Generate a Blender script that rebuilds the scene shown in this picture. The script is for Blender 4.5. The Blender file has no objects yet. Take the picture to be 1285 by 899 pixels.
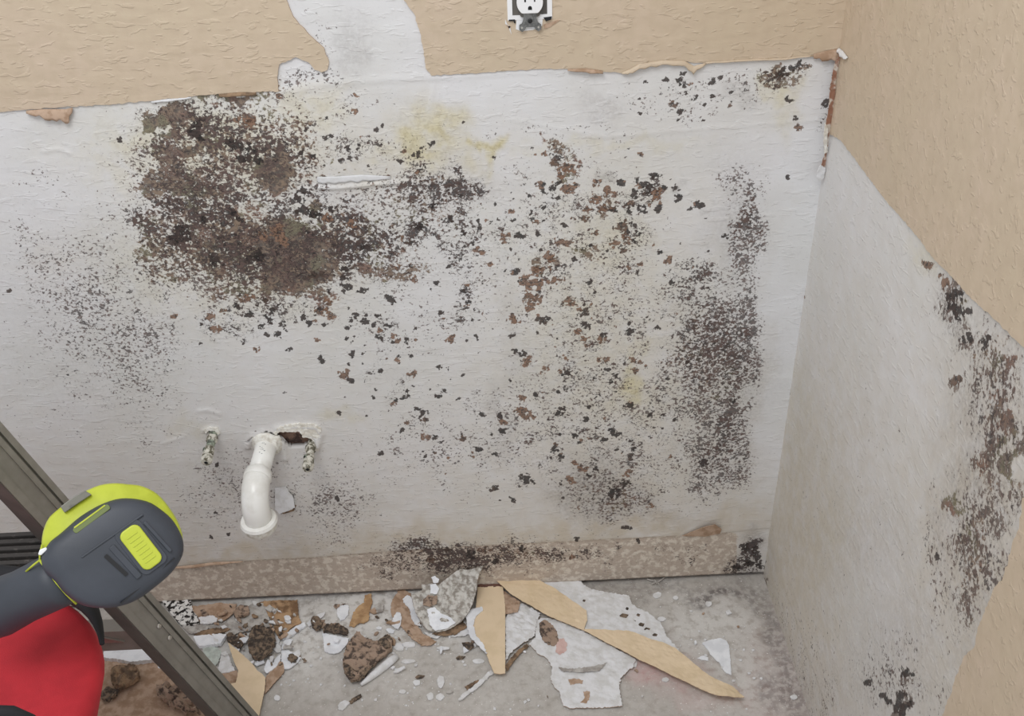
import bpy, bmesh, math, random
import numpy as np
from mathutils import Vector, Matrix
from mathutils.geometry import delaunay_2d_cdt
from mathutils import noise as mnoise

# ------------------------------------------------------------------ camera
W, H, F = 1285.0, 899.0, 1284.0
CR = np.array([0.99884958, -0.03692418, -0.03059599])
CU = np.array([0.04588789, 0.55076025, 0.83340113])
CF = np.array([0.0139216, 0.83384636, -0.55182102])
CP = np.array([-0.48644379, -1.37965329, 1.43835961])
S = bpy.context.scene
COL = S.collection
cam_d = bpy.data.cameras.new('camera')
cam = bpy.data.objects.new('camera', cam_d)
COL.objects.link(cam)
cam_d.sensor_width = 36
cam_d.lens = 36 * F / W
cam_d.clip_start = 0.02
cam.matrix_world = Matrix(((CR[0], CU[0], -CF[0], CP[0]), (CR[1], CU[1], -CF[1], CP[1]),
                           (CR[2], CU[2], -CF[2], CP[2]), (0, 0, 0, 1)))
S.camera = cam

# ------------------------------------------------------------------ light and exposure
S.view_settings.view_transform = 'Standard'
S.view_settings.look = 'None'
S.view_settings.gamma = 1
S.view_settings.use_curve_mapping = False
S.view_settings.exposure = 0.0
wd = bpy.data.worlds.new('world')
S.world = wd
wd.use_nodes = True
wd.node_tree.nodes['Background'].inputs[0].default_value = (0.94, 0.965, 1.0, 1)
wd.node_tree.nodes['Background'].inputs[1].default_value = 0.80


def area(name, loc, target, sx, sy, power, col):
    l = bpy.data.lights.new(name, 'AREA')
    l.shape = 'RECTANGLE'; l.size = sx; l.size_y = sy; l.energy = power; l.color = col
    o = bpy.data.objects.new(name, l); COL.objects.link(o)
    o.location = loc
    o.rotation_euler = (Vector(target) - Vector(loc)).to_track_quat('-Z', 'Y').to_euler()
    return o


area('ceiling_light', (-0.95, -1.15, 2.45), (-0.55, 0.0, 0.6), 1.0, 0.7, 18.5, (0.985, 0.985, 1.0))


# ------------------------------------------------------------------ picture <-> place
def ray(x, y):
    return CR * (x - W / 2) + CU * (H / 2 - y) + CF * F


def hit(x, y, ax, val):
    d = ray(x, y)
    return CP + d * ((val - CP[ax]) / d[ax])


def back(x, y, off=0.0): return hit(x, y, 1, -off)
def right(x, y, off=0.0): return hit(x, y, 0, -off)
def flo(x, y, h=0.0): return hit(x, y, 2, h)
def at(x, y, dist): return CP + ray(x, y) / F * dist


def project(P):
    d = P - CP
    z = d @ CF
    return W / 2 + F * (d @ CR) / z, H / 2 - F * (d @ CU) / z


# ------------------------------------------------------------------ materials
def lin(c):
    r = []
    for v in c:
        v = v / 255.0
        r.append(v / 12.92 if v <= 0.04045 else ((v + 0.055) / 1.055) ** 2.4)
    return (*r, 1.0)


class NT:
    def __init__(s, name, rough=0.85, metal=0.0):
        s.m = bpy.data.materials.new(name); s.m.use_nodes = True
        s.t = s.m.node_tree; s.n = s.t.nodes; s.l = s.t.links
        s.b = s.n['Principled BSDF']
        s.b.inputs['Roughness'].default_value = rough
        s.b.inputs['Metallic'].default_value = metal
        s.tc = s.n.new('ShaderNodeTexCoord')

    def coord(s, scale=(1, 1, 1)):
        mp = s.n.new('ShaderNodeMapping'); mp.inputs['Scale'].default_value = scale
        s.l.new(s.tc.outputs['Object'], mp.inputs['Vector'])
        return mp.outputs[0]

    def noise(s, scale, detail=3, rough=0.55, dist=0.0, vec=None):
        n = s.n.new('ShaderNodeTexNoise')
        n.inputs['Scale'].default_value = scale; n.inputs['Detail'].default_value = detail
        n.inputs['Roughness'].default_value = rough; n.inputs['Distortion'].default_value = dist
        s.l.new(vec if vec is not None else s.tc.outputs['Object'], n.inputs['Vector'])
        return n.outputs['Fac']

    def attr(s, name):
        a = s.n.new('ShaderNodeAttribute'); a.attribute_name = name
        sp = s.n.new('ShaderNodeSeparateColor')
        s.l.new(a.outputs['Color'], sp.inputs[0])
        return sp.outputs[0], sp.outputs[1], sp.outputs[2]

    def math(s, op, a, b=None, c=None, clamp=False):
        m = s.n.new('ShaderNodeMath'); m.operation = op; m.use_clamp = clamp
        for i, v in enumerate((a, b, c)):
            if v is None: continue
            if isinstance(v, (int, float)): m.inputs[i].default_value = v
            else: s.l.new(v, m.inputs[i])
        return m.outputs[0]

    def step(s, v, lo, hi, o0=0.0, o1=1.0):
        m = s.n.new('ShaderNodeMapRange'); m.interpolation_type = 'SMOOTHSTEP'
        s.l.new(v, m.inputs[0])
        for i, x in ((1, lo), (2, hi), (3, o0), (4, o1)):
            if isinstance(x, (int, float)): m.inputs[i].default_value = x
            else: s.l.new(x, m.inputs[i])
        return m.outputs[0]

    def mix(s, f, a, b, blend='MIX'):
        m = s.n.new('ShaderNodeMix'); m.data_type = 'RGBA'; m.blend_type = blend
        for i, v in ((0, f), (6, a), (7, b)):
            if isinstance(v, (int, float)): m.inputs[i].default_value = v
            elif isinstance(v, tuple): m.inputs[i].default_value = v
            else: s.l.new(v, m.inputs[i])
        return m.outputs[2]

    def bump(s, h, strength=0.3, dist=0.002, prev=None):
        b = s.n.new('ShaderNodeBump')
        b.inputs['Strength'].default_value = strength; b.inputs['Distance'].default_value = dist
        s.l.new(h, b.inputs['Height'])
        if prev is not None: s.l.new(prev, b.inputs['Normal'])
        return b.outputs[0]

    def out(s, col=None, normal=None):
        if col is not None:
            if isinstance(col, tuple): s.b.inputs['Base Color'].default_value = col
            else: s.l.new(col, s.b.inputs['Base Color'])
        if normal is not None: s.l.new(normal, s.b.inputs['Normal'])
        return s.m


def ridge_normal(g, stretch, strength=1.0):
    """hand-troweled texture: short raised ridges and soft lumps"""
    v = g.coord(stretch)
    a = g.noise(70, 2, 0.5, 0.6, v)
    r = g.step(a, 0.56, 0.66)
    b = g.noise(22, 2, 0.5, 0.3, v)
    n = g.bump(r, 0.55 * strength, 0.0010)
    n = g.bump(b, 0.35 * strength, 0.005, n)
    return g.bump(g.noise(420, 2, 0.5), 0.15, 0.0006, n)


def tan_paint(name, stretch, strength=1.0):
    g = NT(name, 0.6)
    c = g.mix(g.step(g.noise(7, 3), 0.35, 0.65), lin((203, 184, 162)), lin((199, 182, 157)))
    c = g.mix(g.step(g.noise(60, 3), 0.3, 0.75), c, lin((195, 177, 153)))
    return g.out(c, ridge_normal(g, stretch, strength))


def plain(name, col, col2=None, scale=60, rough=0.8, bump=0.2, bscale=150, metal=0.0, dist=0.001, lo=0.4, hi=0.62):
    g = NT(name, rough, metal)
    c = lin(col)
    if col2: c = g.mix(g.step(g.noise(scale, 4, 0.6), lo, hi), lin(col), lin(col2))
    return g.out(c, g.bump(g.noise(bscale, 3), bump, dist) if bump else None)


def mould_wall(name, side):
    """white skimmed drywall carrying the mould; densities come from vertex attributes, detail from noise"""
    g = NT(name, 0.82)
    dens, fine, brown = g.attr('mould')
    yel, smud, warm = g.attr('stain')
    spot, spotb, band = g.attr('marks')
    sv = (1, 1, 1.15) if side == 'back' else (1, 0.9, 0.8)
    w0 = g.coord(sv)
    wn = g.n.new('ShaderNodeTexNoise'); wn.inputs['Scale'].default_value = 130; wn.inputs['Detail'].default_value = 2
    g.l.new(w0, wn.inputs['Vector'])
    wv = g.n.new('ShaderNodeVectorMath'); wv.operation = 'MULTIPLY_ADD'
    g.l.new(wn.outputs['Color'], wv.inputs[0]); wv.inputs[1].default_value = (0.006, 0.006, 0.006); g.l.new(w0, wv.inputs[2])
    wvec = wv.outputs[0]
    n1 = g.noise(92, 5, 0.68, 0.0, wvec)
    n2 = g.noise(225, 3, 0.6, 0.0, wvec)
    n3 = g.noise(38, 4, 0.55, 0.3)
    n4 = g.noise(165, 4, 0.6, 0.0, wvec)
    n5 = g.noise(115, 3, 0.6, 0.0, wvec)
    nl = g.noise(5, 3)
    nm = g.noise(26, 3, 0.6)
    # clean surface
    c = g.mix(g.step(nl, 0.35, 0.65), lin((222, 222, 224)), lin((216, 216, 215)))
    c = g.mix(g.math('MULTIPLY', warm, g.step(n3, 0.2, 0.7, 0.55, 1.0), clamp=True), c, lin((196, 186, 170)))
    c = g.mix(g.math('MULTIPLY', g.step(n4, 0.56, 0.72), 0.25), c, lin((190, 190, 188)))
    # where the old skirting was glued: brown paper with pale glue islands
    bn = g.noise(85, 5, 0.6, 0.3)
    glue = g.mix(g.step(bn, 0.47, 0.60), lin((184, 170, 156)), lin((212, 202, 188)))
    glue = g.mix(g.step(n4, 0.55, 0.7, 0, 0.6), glue, lin((156, 141, 128)))
    bm = g.math('MULTIPLY', g.step(g.math('ADD', band, g.math('MULTIPLY', g.math('SUBTRACT', n4, 0.5), 0.25)), 0.46, 0.54), 1.0 if side == 'back' else 0.45)
    c = g.mix(bm, c, glue)
    # yellow stains
    ym = g.math('MULTIPLY', yel, g.step(n3, 0.3, 0.62, 0.45, 1.0), clamp=True)
    c = g.mix(ym, c, g.mix(g.step(n4, 0.45, 0.6), lin((206, 196, 156)), lin((186, 174, 130))))
    # grey-brown film
    sm = g.math('MULTIPLY', smud, g.step(n2, 0.3, 0.62, 0.3, 1.0), clamp=True)
    c = g.mix(sm, c, lin((112, 103, 96)))
    # brown colonies
    bf = g.math('MULTIPLY_ADD', n4, 0.55, g.math('MULTIPLY', n2, 0.45))
    bmask = g.step(g.math('ADD', bf, g.math('MULTIPLY', g.math('SUBTRACT', brown, 0.5), 0.50)), 0.47, 0.55)
    bc = g.mix(g.step(n4, 0.40, 0.60), lin((62, 48, 41)), lin((124, 102, 82)))
    bc = g.mix(g.step(g.noise(24, 2), 0.48, 0.6), bc, g.mix(g.step(n2, 0.36, 0.6), lin((66, 46, 42)), lin((132, 98, 80))))
    bc = g.mix(g.step(g.noise(18, 2, 0.5, 0, g.coord((1.3, 1.2, 1.1))), 0.53, 0.62), bc, g.mix(g.step(n2, 0.4, 0.6), lin((82, 75, 54)), lin((124, 116, 88))))
    c = g.mix(g.math('MULTIPLY', bmask, 0.88), c, bc)
    # black colonies: blotches plus the thin squiggly threads between them
    thr = g.math('MULTIPLY_ADD', dens, -0.40, 0.745)
    dmix = g.math('ADD', g.math('MULTIPLY', n1, 0.62), g.math('MULTIPLY', n2, 0.38))
    dmix = g.math('ADD', dmix, g.math('MULTIPLY', g.math('SUBTRACT', nm, 0.5), 0.22))
    dm = g.step(g.math('SUBTRACT', dmix, thr), -0.012, 0.026)
    wd_ = g.math('MULTIPLY', g.math('SUBTRACT', dens, 0.26), g.step(nm, 0.40, 0.62, 0.02, 0.125), clamp=True)
    thread = g.step(g.math('SUBTRACT', g.math('ABSOLUTE', g.math('SUBTRACT', n5, 0.5)), wd_), -0.012, 0.008, 1.0, 0.0)
    thread = g.math('MULTIPLY', thread, g.step(n2, 0.40, 0.50))
    thread = g.math('MULTIPLY', thread, g.step(dens, 0.26, 0.34))
    dm = g.math('MAXIMUM', dm, thread)
    dc = g.mix(g.step(n2, 0.42, 0.6), lin((34, 27, 29)), lin((74, 60, 56)))
    if side == 'right':
        dc = g.mix(g.step(n2, 0.40, 0.62), lin((66, 54, 50)), lin((128, 114, 104)))
    c = g.mix(g.math('MULTIPLY', dm, 0.90), c, dc)
    # fine specks
    thr2 = g.math('MULTIPLY_ADD', fine, -0.33, 0.745)
    f2 = g.math('ADD', n2, g.math('MULTIPLY', g.math('SUBTRACT', nm, 0.5), 0.34))
    fm = g.step(g.math('SUBTRACT', f2, thr2), -0.015, 0.045)
    f3 = g.math('ADD', n5, g.math('MULTIPLY', g.math('SUBTRACT', nm, 0.5), 0.30))
    fm3 = g.step(g.math('SUBTRACT', f3, g.math('MULTIPLY_ADD', fine, -0.27, 0.790)), -0.01, 0.03)
    fm = g.math('MAXIMUM', fm, fm3)
    c = g.mix(g.math('MULTIPLY', fm, 0.84), c, g.mix(g.step(n1, 0.4, 0.6), lin((62, 55, 54)), lin((104, 86, 80))))
    # single colonies
    ss = g.math('ADD', spot, g.math('MULTIPLY', g.math('SUBTRACT', n4, 0.5), 2.0))
    ss = g.math('ADD', ss, g.math('MULTIPLY', g.math('SUBTRACT', n2, 0.5), 1.6))
    spm = g.math('MULTIPLY', g.step(ss, 0.42, 0.62), g.step(spot, 0.08, 0.2))
    sc_d = g.mix(g.step(n2, 0.4, 0.6), lin((22, 18, 18)), lin((66, 55, 51)))
    sc_b = g.mix(g.step(n2, 0.38, 0.6), lin((60, 42, 34)), lin((140, 110, 90)))
    c = g.mix(g.math('MULTIPLY', spm, 0.92), c, g.mix(g.step(spotb, 0.3, 0.7), sc_d, sc_b))
    n = ridge_normal(g, (0.6, 1, 1.8) if side == 'back' else (1, 0.7, 1.5), 0.75)
    n = g.bump(g.math('MAXIMUM', dm, bmask), 0.35, 0.0008, n)
    return g.out(c, n)


M = {}
M['tan_back'] = tan_paint('tan_paint', (0.75, 1, 1.9))
M['tan_right'] = tan_paint('tan_paint_side', (1, 1.2, 1.3), 0.9)
M['tan_chip'] = plain('tan_painted_paper', (228, 206, 174), (220, 198, 164), 30, 0.6, 0.25, 120)
M['wall_back'] = mould_wall('mouldy_white_wall', 'back')
M['wall_right'] = mould_wall('mouldy_white_side_wall', 'right')
M['kraft'] = plain('brown_kraft_paper', (186, 160, 138), (160, 132, 108), 70, 0.85, 0.4, 120)
M['kraft_dark'] = plain('damp_brown_paper', (150, 124, 98), (96, 78, 62), 60, 0.85, 0.6, 90, dist=0.002)
M['white'] = plain('white_skim', (226, 226, 227), (212, 211, 209), 60, 0.8, 0.3, 110)
M['white_wall'] = plain('loose_skim', (218, 218, 219), (208, 208, 207), 60, 0.85, 0.4, 120)
M['white_clean'] = plain('white_paint_chip', (240, 242, 245), (224, 226, 230), 40, 0.6, 0.2, 200)
M['gypsum'] = plain('crumbling_gypsum', (206, 203, 196), (150, 143, 134), 95, 0.95, 0.8, 90, dist=0.004)
M['torn_mix'] = plain('torn_brown_paper', (150, 110, 90), (206, 198, 188), 70, 0.9, 0.6, 120, lo=.46, hi=.58)
M['grey_plaster'] = plain('dusty_grey_plaster', (190, 186, 180), (160, 154, 148), 70, 0.95, 0.5, 110)
M['mould_white'] = plain('black_spotted_plaster', (222, 220, 216), (42, 38, 36), 110, 0.9, 0.5, 110, lo=0.50, hi=0.54)
M['mould_dark'] = plain('black_mould_on_paper', (66, 58, 52), (132, 114, 96), 120, 0.95, 0.9, 120, dist=0.003)
M['mould_brown'] = plain('brown_mouldy_paper', (162, 140, 122), (84, 72, 64), 80, 0.95, 0.9, 110, dist=0.003, lo=0.48, hi=0.62)
M['dark'] = plain('dark_cavity', (52, 44, 38), (84, 70, 120), 40, 0.95, 0.3, 80)
M['brown_wood'] = plain('rough_brown_wood', (150, 122, 106), (80, 64, 58), 90, 0.9, 0.6, 90, dist=0.003)
M['lip'] = plain('broken_plaster_rim', (236, 234, 226), (212, 206, 194), 120, 0.9, 0.7, 140, dist=0.002)
M['pvc'] = plain('white_plastic_pipe', (238, 237, 232), (226, 224, 217), 25, 0.28, 0.05, 60)
M['pvc_dirty'] = plain('plaster_splashed_plastic', (232, 230, 222), (205, 200, 188), 120, 0.6, 0.4, 140)
M['print'] = plain('grey_print', (110, 112, 116), None, rough=0.7, bump=0)
M['corroded'] = plain('lime_crusted_metal', (206, 202, 190), (104, 100, 84), 130, 0.6, 0.6, 160, metal=0.2, lo=0.45, hi=0.58)
M['verdigris'] = plain('green_tarnished_metal', (150, 158, 142), (86, 90, 80), 150, 0.5, 0.6, 160, metal=0.3)
M['hole_black'] = plain('black_hole', (12, 12, 12), None, bump=0)
M['outlet'] = plain('white_outlet_plastic', (236, 236, 236), None, rough=0.35, bump=0)
M['yoke'] = plain('galvanised_yoke', (132, 132, 130), (104, 104, 102), 200, 0.4, 0.1, 200, metal=0.7)
M['steel'] = plain('brushed_grey_steel', (146, 142, 134), (134, 130, 122), 20, 0.42, 0.05, 300, metal=0.3)
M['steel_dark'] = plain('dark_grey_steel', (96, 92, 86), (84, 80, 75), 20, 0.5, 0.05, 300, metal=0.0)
M['rivet'] = plain('bright_rivet', (190, 186, 178), None, rough=0.3, bump=0, metal=0.8)
M['rubber'] = plain('black_ribbed_rubber', (60, 56, 54), (92, 87, 83), 160, 0.7, 0.3, 200, lo=0.56, hi=0.7)
M['tool_grey'] = plain('dark_grey_tool_plastic', (64, 68, 76), (56, 60, 67), 14, 0.5, 0.08, 700, lo=0.35, hi=0.7)
M['tool_black'] = plain('black_tool_plastic', (16, 16, 18), None, rough=0.5, bump=0)
M['lime'] = plain('lime_green_plastic', (192, 202, 62), (182, 192, 54), 30, 0.42, 0.05, 300)
M['lime_dull'] = plain('dull_lime_plastic', (112, 124, 72), None, rough=0.5, bump=0)
M['window_grey'] = plain('smoky_grey_insert', (120, 118, 108), (98, 96, 88), 60, 0.35, 0.1, 100)
M['red'] = plain('red_bag_fabric', (190, 36, 48), (174, 30, 42), 10, 0.75, 0.35, 900)
M['black_cloth'] = plain('black_webbing', (34, 34, 38), None, rough=0.8, bump=0.3, bscale=700)
M['seam'] = plain('dark_red_piping', (96, 20, 28), None, rough=0.8, bump=0)


def floor_material():
    g = NT('dusty_concrete', 0.9)
    dust, dark, pink = g.attr('floor_marks')
    n1 = g.noise(14, 5, 0.6); n2 = g.noise(90, 4, 0.6); n3 = g.noise(260, 3, 0.6)
    c = g.mix(g.step(n1, 0.35, 0.65), lin((172, 166, 158)), lin((186, 181, 174)))
    c = g.mix(g.step(n2, 0.45, 0.7, 0, 0.6), c, lin((158, 151, 143)))
    c = g.mix(g.math('MULTIPLY', pink, g.step(n2, 0.3, 0.6, 0.6, 1)), c, lin((206, 142, 142)))
    dm = g.math('MULTIPLY', dust, g.step(g.noise(60, 4, 0.6), 0.32, 0.54), clamp=True)
    c = g.mix(dm, c, lin((226, 224, 220)))
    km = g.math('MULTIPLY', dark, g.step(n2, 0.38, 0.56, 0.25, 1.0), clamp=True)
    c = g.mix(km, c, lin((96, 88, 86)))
    c = g.mix(g.step(n3, 0.665, 0.69), c, lin((238, 236, 234)))
    n = g.bump(n2, 0.4, 0.002); n = g.bump(n3, 0.3, 0.001, n)
    return g.out(c, n)


M['floor'] = floor_material()


# ------------------------------------------------------------------ object helpers
def new_obj(name, me, m, parent=None, label=None, cat=None, group=None, kind=None, smooth=False):
    o = bpy.data.objects.new(name, me); COL.objects.link(o)
    if m is not None: me.materials.append(M[m] if isinstance(m, str) else m)
    if parent is not None: o.parent = parent
    if smooth:
        me.polygons.foreach_set('use_smooth', [True] * len(me.polygons))
    tag(o, label, cat, group, kind)
    return o


def tag(o, label=None, cat=None, group=None, kind=None):
    if label: o['label'] = label
    if cat: o['category'] = cat
    if group: o['group'] = group
    if kind: o['kind'] = kind
    return o


def empty(name, loc, label, cat, group=None):
    o = bpy.data.objects.new(name, None); COL.objects.link(o)
    o.location = loc; o.empty_display_size = 0.02
    return tag(o, label, cat, group)


def from_bm(name, bm, m, parent=None, smooth=False, **k):
    me = bpy.data.meshes.new(name)
    bmesh.ops.recalc_face_normals(bm, faces=bm.faces)
    bm.to_mesh(me); bm.free()
    o = new_obj(name, me, m, parent, smooth=smooth, **k)
    if parent is not None:
        o.matrix_parent_inverse = parent_world(parent).inverted()
    return o


def parent_world(p):
    mw = Matrix.Translation(p.location) @ p.rotation_euler.to_matrix().to_4x4()
    q = p.parent
    return mw if q is None else parent_world(q) @ p.matrix_parent_inverse @ mw


def grid_mesh(name, P, keep=None):
    """P: (ny, nx, 3) array"""
    ny, nx, _ = P.shape
    idx = np.arange(ny * nx).reshape(ny, nx)
    q = np.stack([idx[:-1, :-1], idx[:-1, 1:], idx[1:, 1:], idx[1:, :-1]], -1).reshape(-1, 4)
    if keep is not None:
        q = q[keep.reshape(-1)]
    me = bpy.data.meshes.new(name)
    me.vertices.add(ny * nx); me.vertices.foreach_set('co', P.reshape(-1).astype(np.float32))
    me.loops.add(q.size); me.loops.foreach_set('vertex_index', q.reshape(-1).astype(np.int32))
    me.polygons.add(len(q))
    me.polygons.foreach_set('loop_start', (np.arange(len(q)) * 4).astype(np.int32))
    me.update(calc_edges=True); me.validate()
    me.polygons.foreach_set('use_smooth', [True] * len(me.polygons))
    return me


def set_attr(me, name, a, b, c):
    at_ = me.color_attributes.new(name, 'FLOAT_COLOR', 'POINT')
    arr = np.ones((len(me.vertices), 4), np.float32)
    for i, v in enumerate((a, b, c)):
        arr[:, i] = np.clip(v, 0, 2).reshape(-1)
    at_.data.foreach_set('color', arr.reshape(-1))


def blob(X, Y, cx, cy, rx, ry, ang=0, k=7.0):
    """soft ellipse, 1 inside, 0 outside; k is the edge sharpness"""
    a = math.radians(ang)
    dx, dy = X - cx, Y - cy
    u = (dx * math.cos(a) + dy * math.sin(a)) / rx
    v = (-dx * math.sin(a) + dy * math.cos(a)) / ry
    return 1 / (1 + np.exp(np.clip((np.sqrt(u * u + v * v) - 1) * k, -40, 40)))


def field(X, Y, items):
    f = np.zeros_like(X)
    X, Y = (X + 34 * smooth_noise(X, Y, 42, 31) + 20 * smooth_noise(X, Y, 17, 32) + 9 * smooth_noise(X, Y, 7, 35),
            Y + 26 * smooth_noise(X, Y, 38, 33) + 16 * smooth_noise(X, Y, 15, 34) + 7 * smooth_noise(X, Y, 7, 36))
    for it in items:
        s, rest = it[0], it[1:]
        if s >= 0: f = np.maximum(f, s * blob(X, Y, *rest))
        else: f = f * (1 + s * blob(X, Y, *rest))
    return f


def spots_field(X, Y, items, r_scale=1.0):
    f = np.zeros_like(X); b = np.zeros_like(X)
    rng = random.Random(5)
    clus = []
    for x, y, r, br in items:
        clus.append((x, y, r * 0.80, br))
        for k in range(2 if r < 3.5 else 4):
            a_ = rng.uniform(0, 6.28); q = rng.uniform(.45, 1.25) * r
            clus.append((x + q * math.cos(a_), y + q * .7 * math.sin(a_), r * rng.uniform(.25, .6), br))
    for x, y, r, br in clus:
        r = r * r_scale
        m = (np.abs(X - x) < r * 2.2) & (np.abs(Y - y) < r * 2.2)
        if not m.any(): continue
        e = rng.uniform(0.75, 1.05); a = rng.uniform(0, 3.14)
        dx, dy = X[m] - x, Y[m] - y
        u = dx * math.cos(a) + dy * math.sin(a); v = -dx * math.sin(a) + dy * math.cos(a)
        d = np.sqrt(u * u + (v / e) ** 2) / r
        val = np.clip(1.25 - 0.80 * d, 0, 1)
        old = f[m]; f[m] = np.maximum(old, val)
        bb = b[m]; bb[val > old] = br; b[m] = bb
    return f, b


def inside(px, py, poly):
    r = np.zeros(np.shape(px), bool); n = len(poly)
    for i in range(n):
        x1, y1 = poly[i]; x2, y2 = poly[(i + 1) % n]
        c = ((y1 > py) != (y2 > py)) & (px < (x2 - x1) * (py - y1) / ((y2 - y1) + 1e-12) + x1)
        r ^= c
    return r


def seg_dist(X, Y, pts):
    d = np.full(X.shape, 1e9)
    for (x1, y1), (x2, y2) in zip(pts[:-1], pts[1:]):
        L = (x2 - x1) ** 2 + (y2 - y1) ** 2 + 1e-9
        t = np.clip(((X - x1) * (x2 - x1) + (Y - y1) * (y2 - y1)) / L, 0, 1)
        d = np.minimum(d, np.hypot(X - x1 - t * (x2 - x1), Y - y1 - t * (y2 - y1)))
    return d


def smooth_noise(U, V, cell, seed):
    rng = np.random.RandomState(seed)
    G = rng.rand(64, 64)
    u, v = U / cell, V / cell
    iu, iv = np.floor(u).astype(int), np.floor(v).astype(int)
    fu, fv = u - iu, v - iv
    fu = fu * fu * (3 - 2 * fu); fv = fv * fv * (3 - 2 * fv)
    g = lambda a, b: G[a % 64, b % 64]
    return (g(iu, iv) * (1 - fu) + g(iu + 1, iv) * fu) * (1 - fv) + (g(iu, iv + 1) * (1 - fu) + g(iu + 1, iv + 1) * fu) * fv - 0.5


# ------------------------------------------------------------------ the back wall
STEP = 0.0025
xs = np.arange(-1.70, 0.0101, STEP); zs = np.arange(0.010, 1.36, STEP)
XX, ZZ = np.meshgrid(xs, zs)
P = np.stack([XX, np.zeros_like(XX), ZZ], -1)
PX, PY = project(P)

dens = field(PX, PY, [
    # value, cx, cy, rx, ry, angle, edge
    (0.62, 255, 165, 85, 42, -4, 6), (0.50, 190, 150, 40, 25, 0, 6), (0.55, 330, 200, 70, 42, 10, 6),
    (0.60, 260, 225, 80, 25, 0, 6), (0.66, 285, 265, 110, 30, 0, 7), (0.66, 300, 315, 110, 52, 8, 5),
    (0.62, 375, 315, 64, 54, 0, 5), (0.70, 440, 300, 65, 52, 0, 6), (0.55, 240, 140, 75, 20, -4, 5), (0.56, 320, 250, 150, 30, 0, 5), (0.5, 470, 190, 60, 30, 0, 4), (0.5, 440, 250, 90, 16, 0, 4), (0.60, 215, 290, 55, 38, 20, 6),
    (0.62, 500, 290, 75, 40, -10, 5), (0.66, 545, 240, 75, 28, -6, 6), (0.46, 450, 185, 65, 32, 0, 5),
    (0.52, 395, 235, 40, 40, 0, 5), (0.55, 570, 300, 28, 55, 0, 6), (0.52, 575, 375, 22, 40, 8, 5),
    (0.46, 470, 345, 75, 28, 0, 5), (0.50, 345, 390, 100, 30, 4, 5), (0.56, 400, 370, 45, 30, 20, 6),
    (0.50, 285, 400, 45, 26, 0, 5), (0.44, 320, 408, 60, 16, 0, 5),
    (0.50, 475, 418, 40, 26, 20, 6), (0.36, 470, 460, 60, 40, 10, 4), (0.40, 495, 495, 30, 18, 0, 4),
    (0.44, 690, 265, 40, 30, 0, 5), (0.38, 640, 290, 45, 45, 0, 4), (0.56, 692, 195, 22, 18, 35, 6),
    (0.40, 750, 260, 35, 40, 0, 5), (0.58, 812, 240, 26, 30, 30, 7), (0.52, 780, 300, 32, 34, 40, 6),
    (0.46, 700, 330, 55, 45, 0, 4), (0.42, 660, 320, 40, 30, 0, 4), (0.44, 720, 395, 50, 45, 30, 4),
    (0.42, 740, 470, 70, 60, 20, 4), (0.34, 790, 400, 28, 60, 0, 4), (0.40, 700, 450, 50, 40, 0, 4),
    (0.54, 870, 370, 38, 50, 10, 5), (0.54, 875, 440, 60, 75, 0, 5), (0.56, 905, 440, 44, 70, 6, 5), (0.55, 905, 550, 48, 60, 6, 5), (0.48, 740, 300, 110, 110, 0, 3), (0.45, 730, 460, 110, 110, 0, 3), (0.46, 800, 560, 80, 60, 0, 3), (0.46, 740, 540, 60, 40, 0, 4),
    (0.44, 800, 535, 45, 30, 0, 4), (0.44, 700, 560, 50, 40, 0, 4), (0.46, 850, 500, 40, 50, 0, 5),
    (0.42, 900, 600, 50, 30, 0, 4), (0.52, 940, 275, 22, 42, -5, 5), (0.36, 760, 600, 70, 40, 0, 4),
    (0.36, 640, 560, 60, 50, 0, 3.5), (0.34, 540, 540, 50, 40, 0, 3), (0.40, 590, 510, 30, 22, 0, 4),
    (0.44, 860, 115, 30, 22, 0, 6), (0.50, 985, 92, 26, 14, -18, 6), (0.40, 1045, 130, 10, 55, 8, 6),
    (0.38, 330, 640, 14, 14, 0, 4), (0.42, 418, 645, 40, 22, 20, 4), (0.40, 295, 620, 35, 25, 0, 4),
    (0.50, 660, 598, 16, 10, 0, 6), (0.44, 740, 590, 30, 22, 20, 5),
    (0.72, 575, 698, 90, 22, -3, 5), (0.60, 700, 692, 90, 16, -3, 4), (0.56, 500, 706, 60, 16, -3, 4), (0.46, 860, 690, 60, 16, 0, 3),
    (0.72, 945, 700, 26, 20, 0, 6), (0.34, 380, 60, 12, 30, 0, 5), (0.42, 380, 92, 30, 12, 0, 5),
    # cleaner islands
    (-0.9, 440, 218, 42, 16, -2, 9), (-0.6, 245, 222, 12, 9, 0, 8), (-0.75, 328, 262, 9, 10, 0, 10),
    (-0.75, 306, 268, 11, 12, 20, 10), (-0.7, 300, 178, 12, 9, 0, 8), (-0.6, 310, 215, 20, 10, 0, 8),
    (-0.7, 480, 262, 26, 18, 0, 9), (-0.85, 480, 165, 32, 13, 0, 5), (-0.8, 470, 385, 50, 10, 15, 6),
    (-0.85, 430, 400, 40, 30, 60, 7), (-0.7, 205, 165, 24, 14, 0, 6), (-0.8, 610, 200, 18, 24, 0, 8),
    (-0.8, 540, 175, 42, 35, 0, 5), (-0.9, 640, 240, 30, 22, 0, 6), (-0.8, 860, 460, 26, 10, 30, 6),
])
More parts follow.
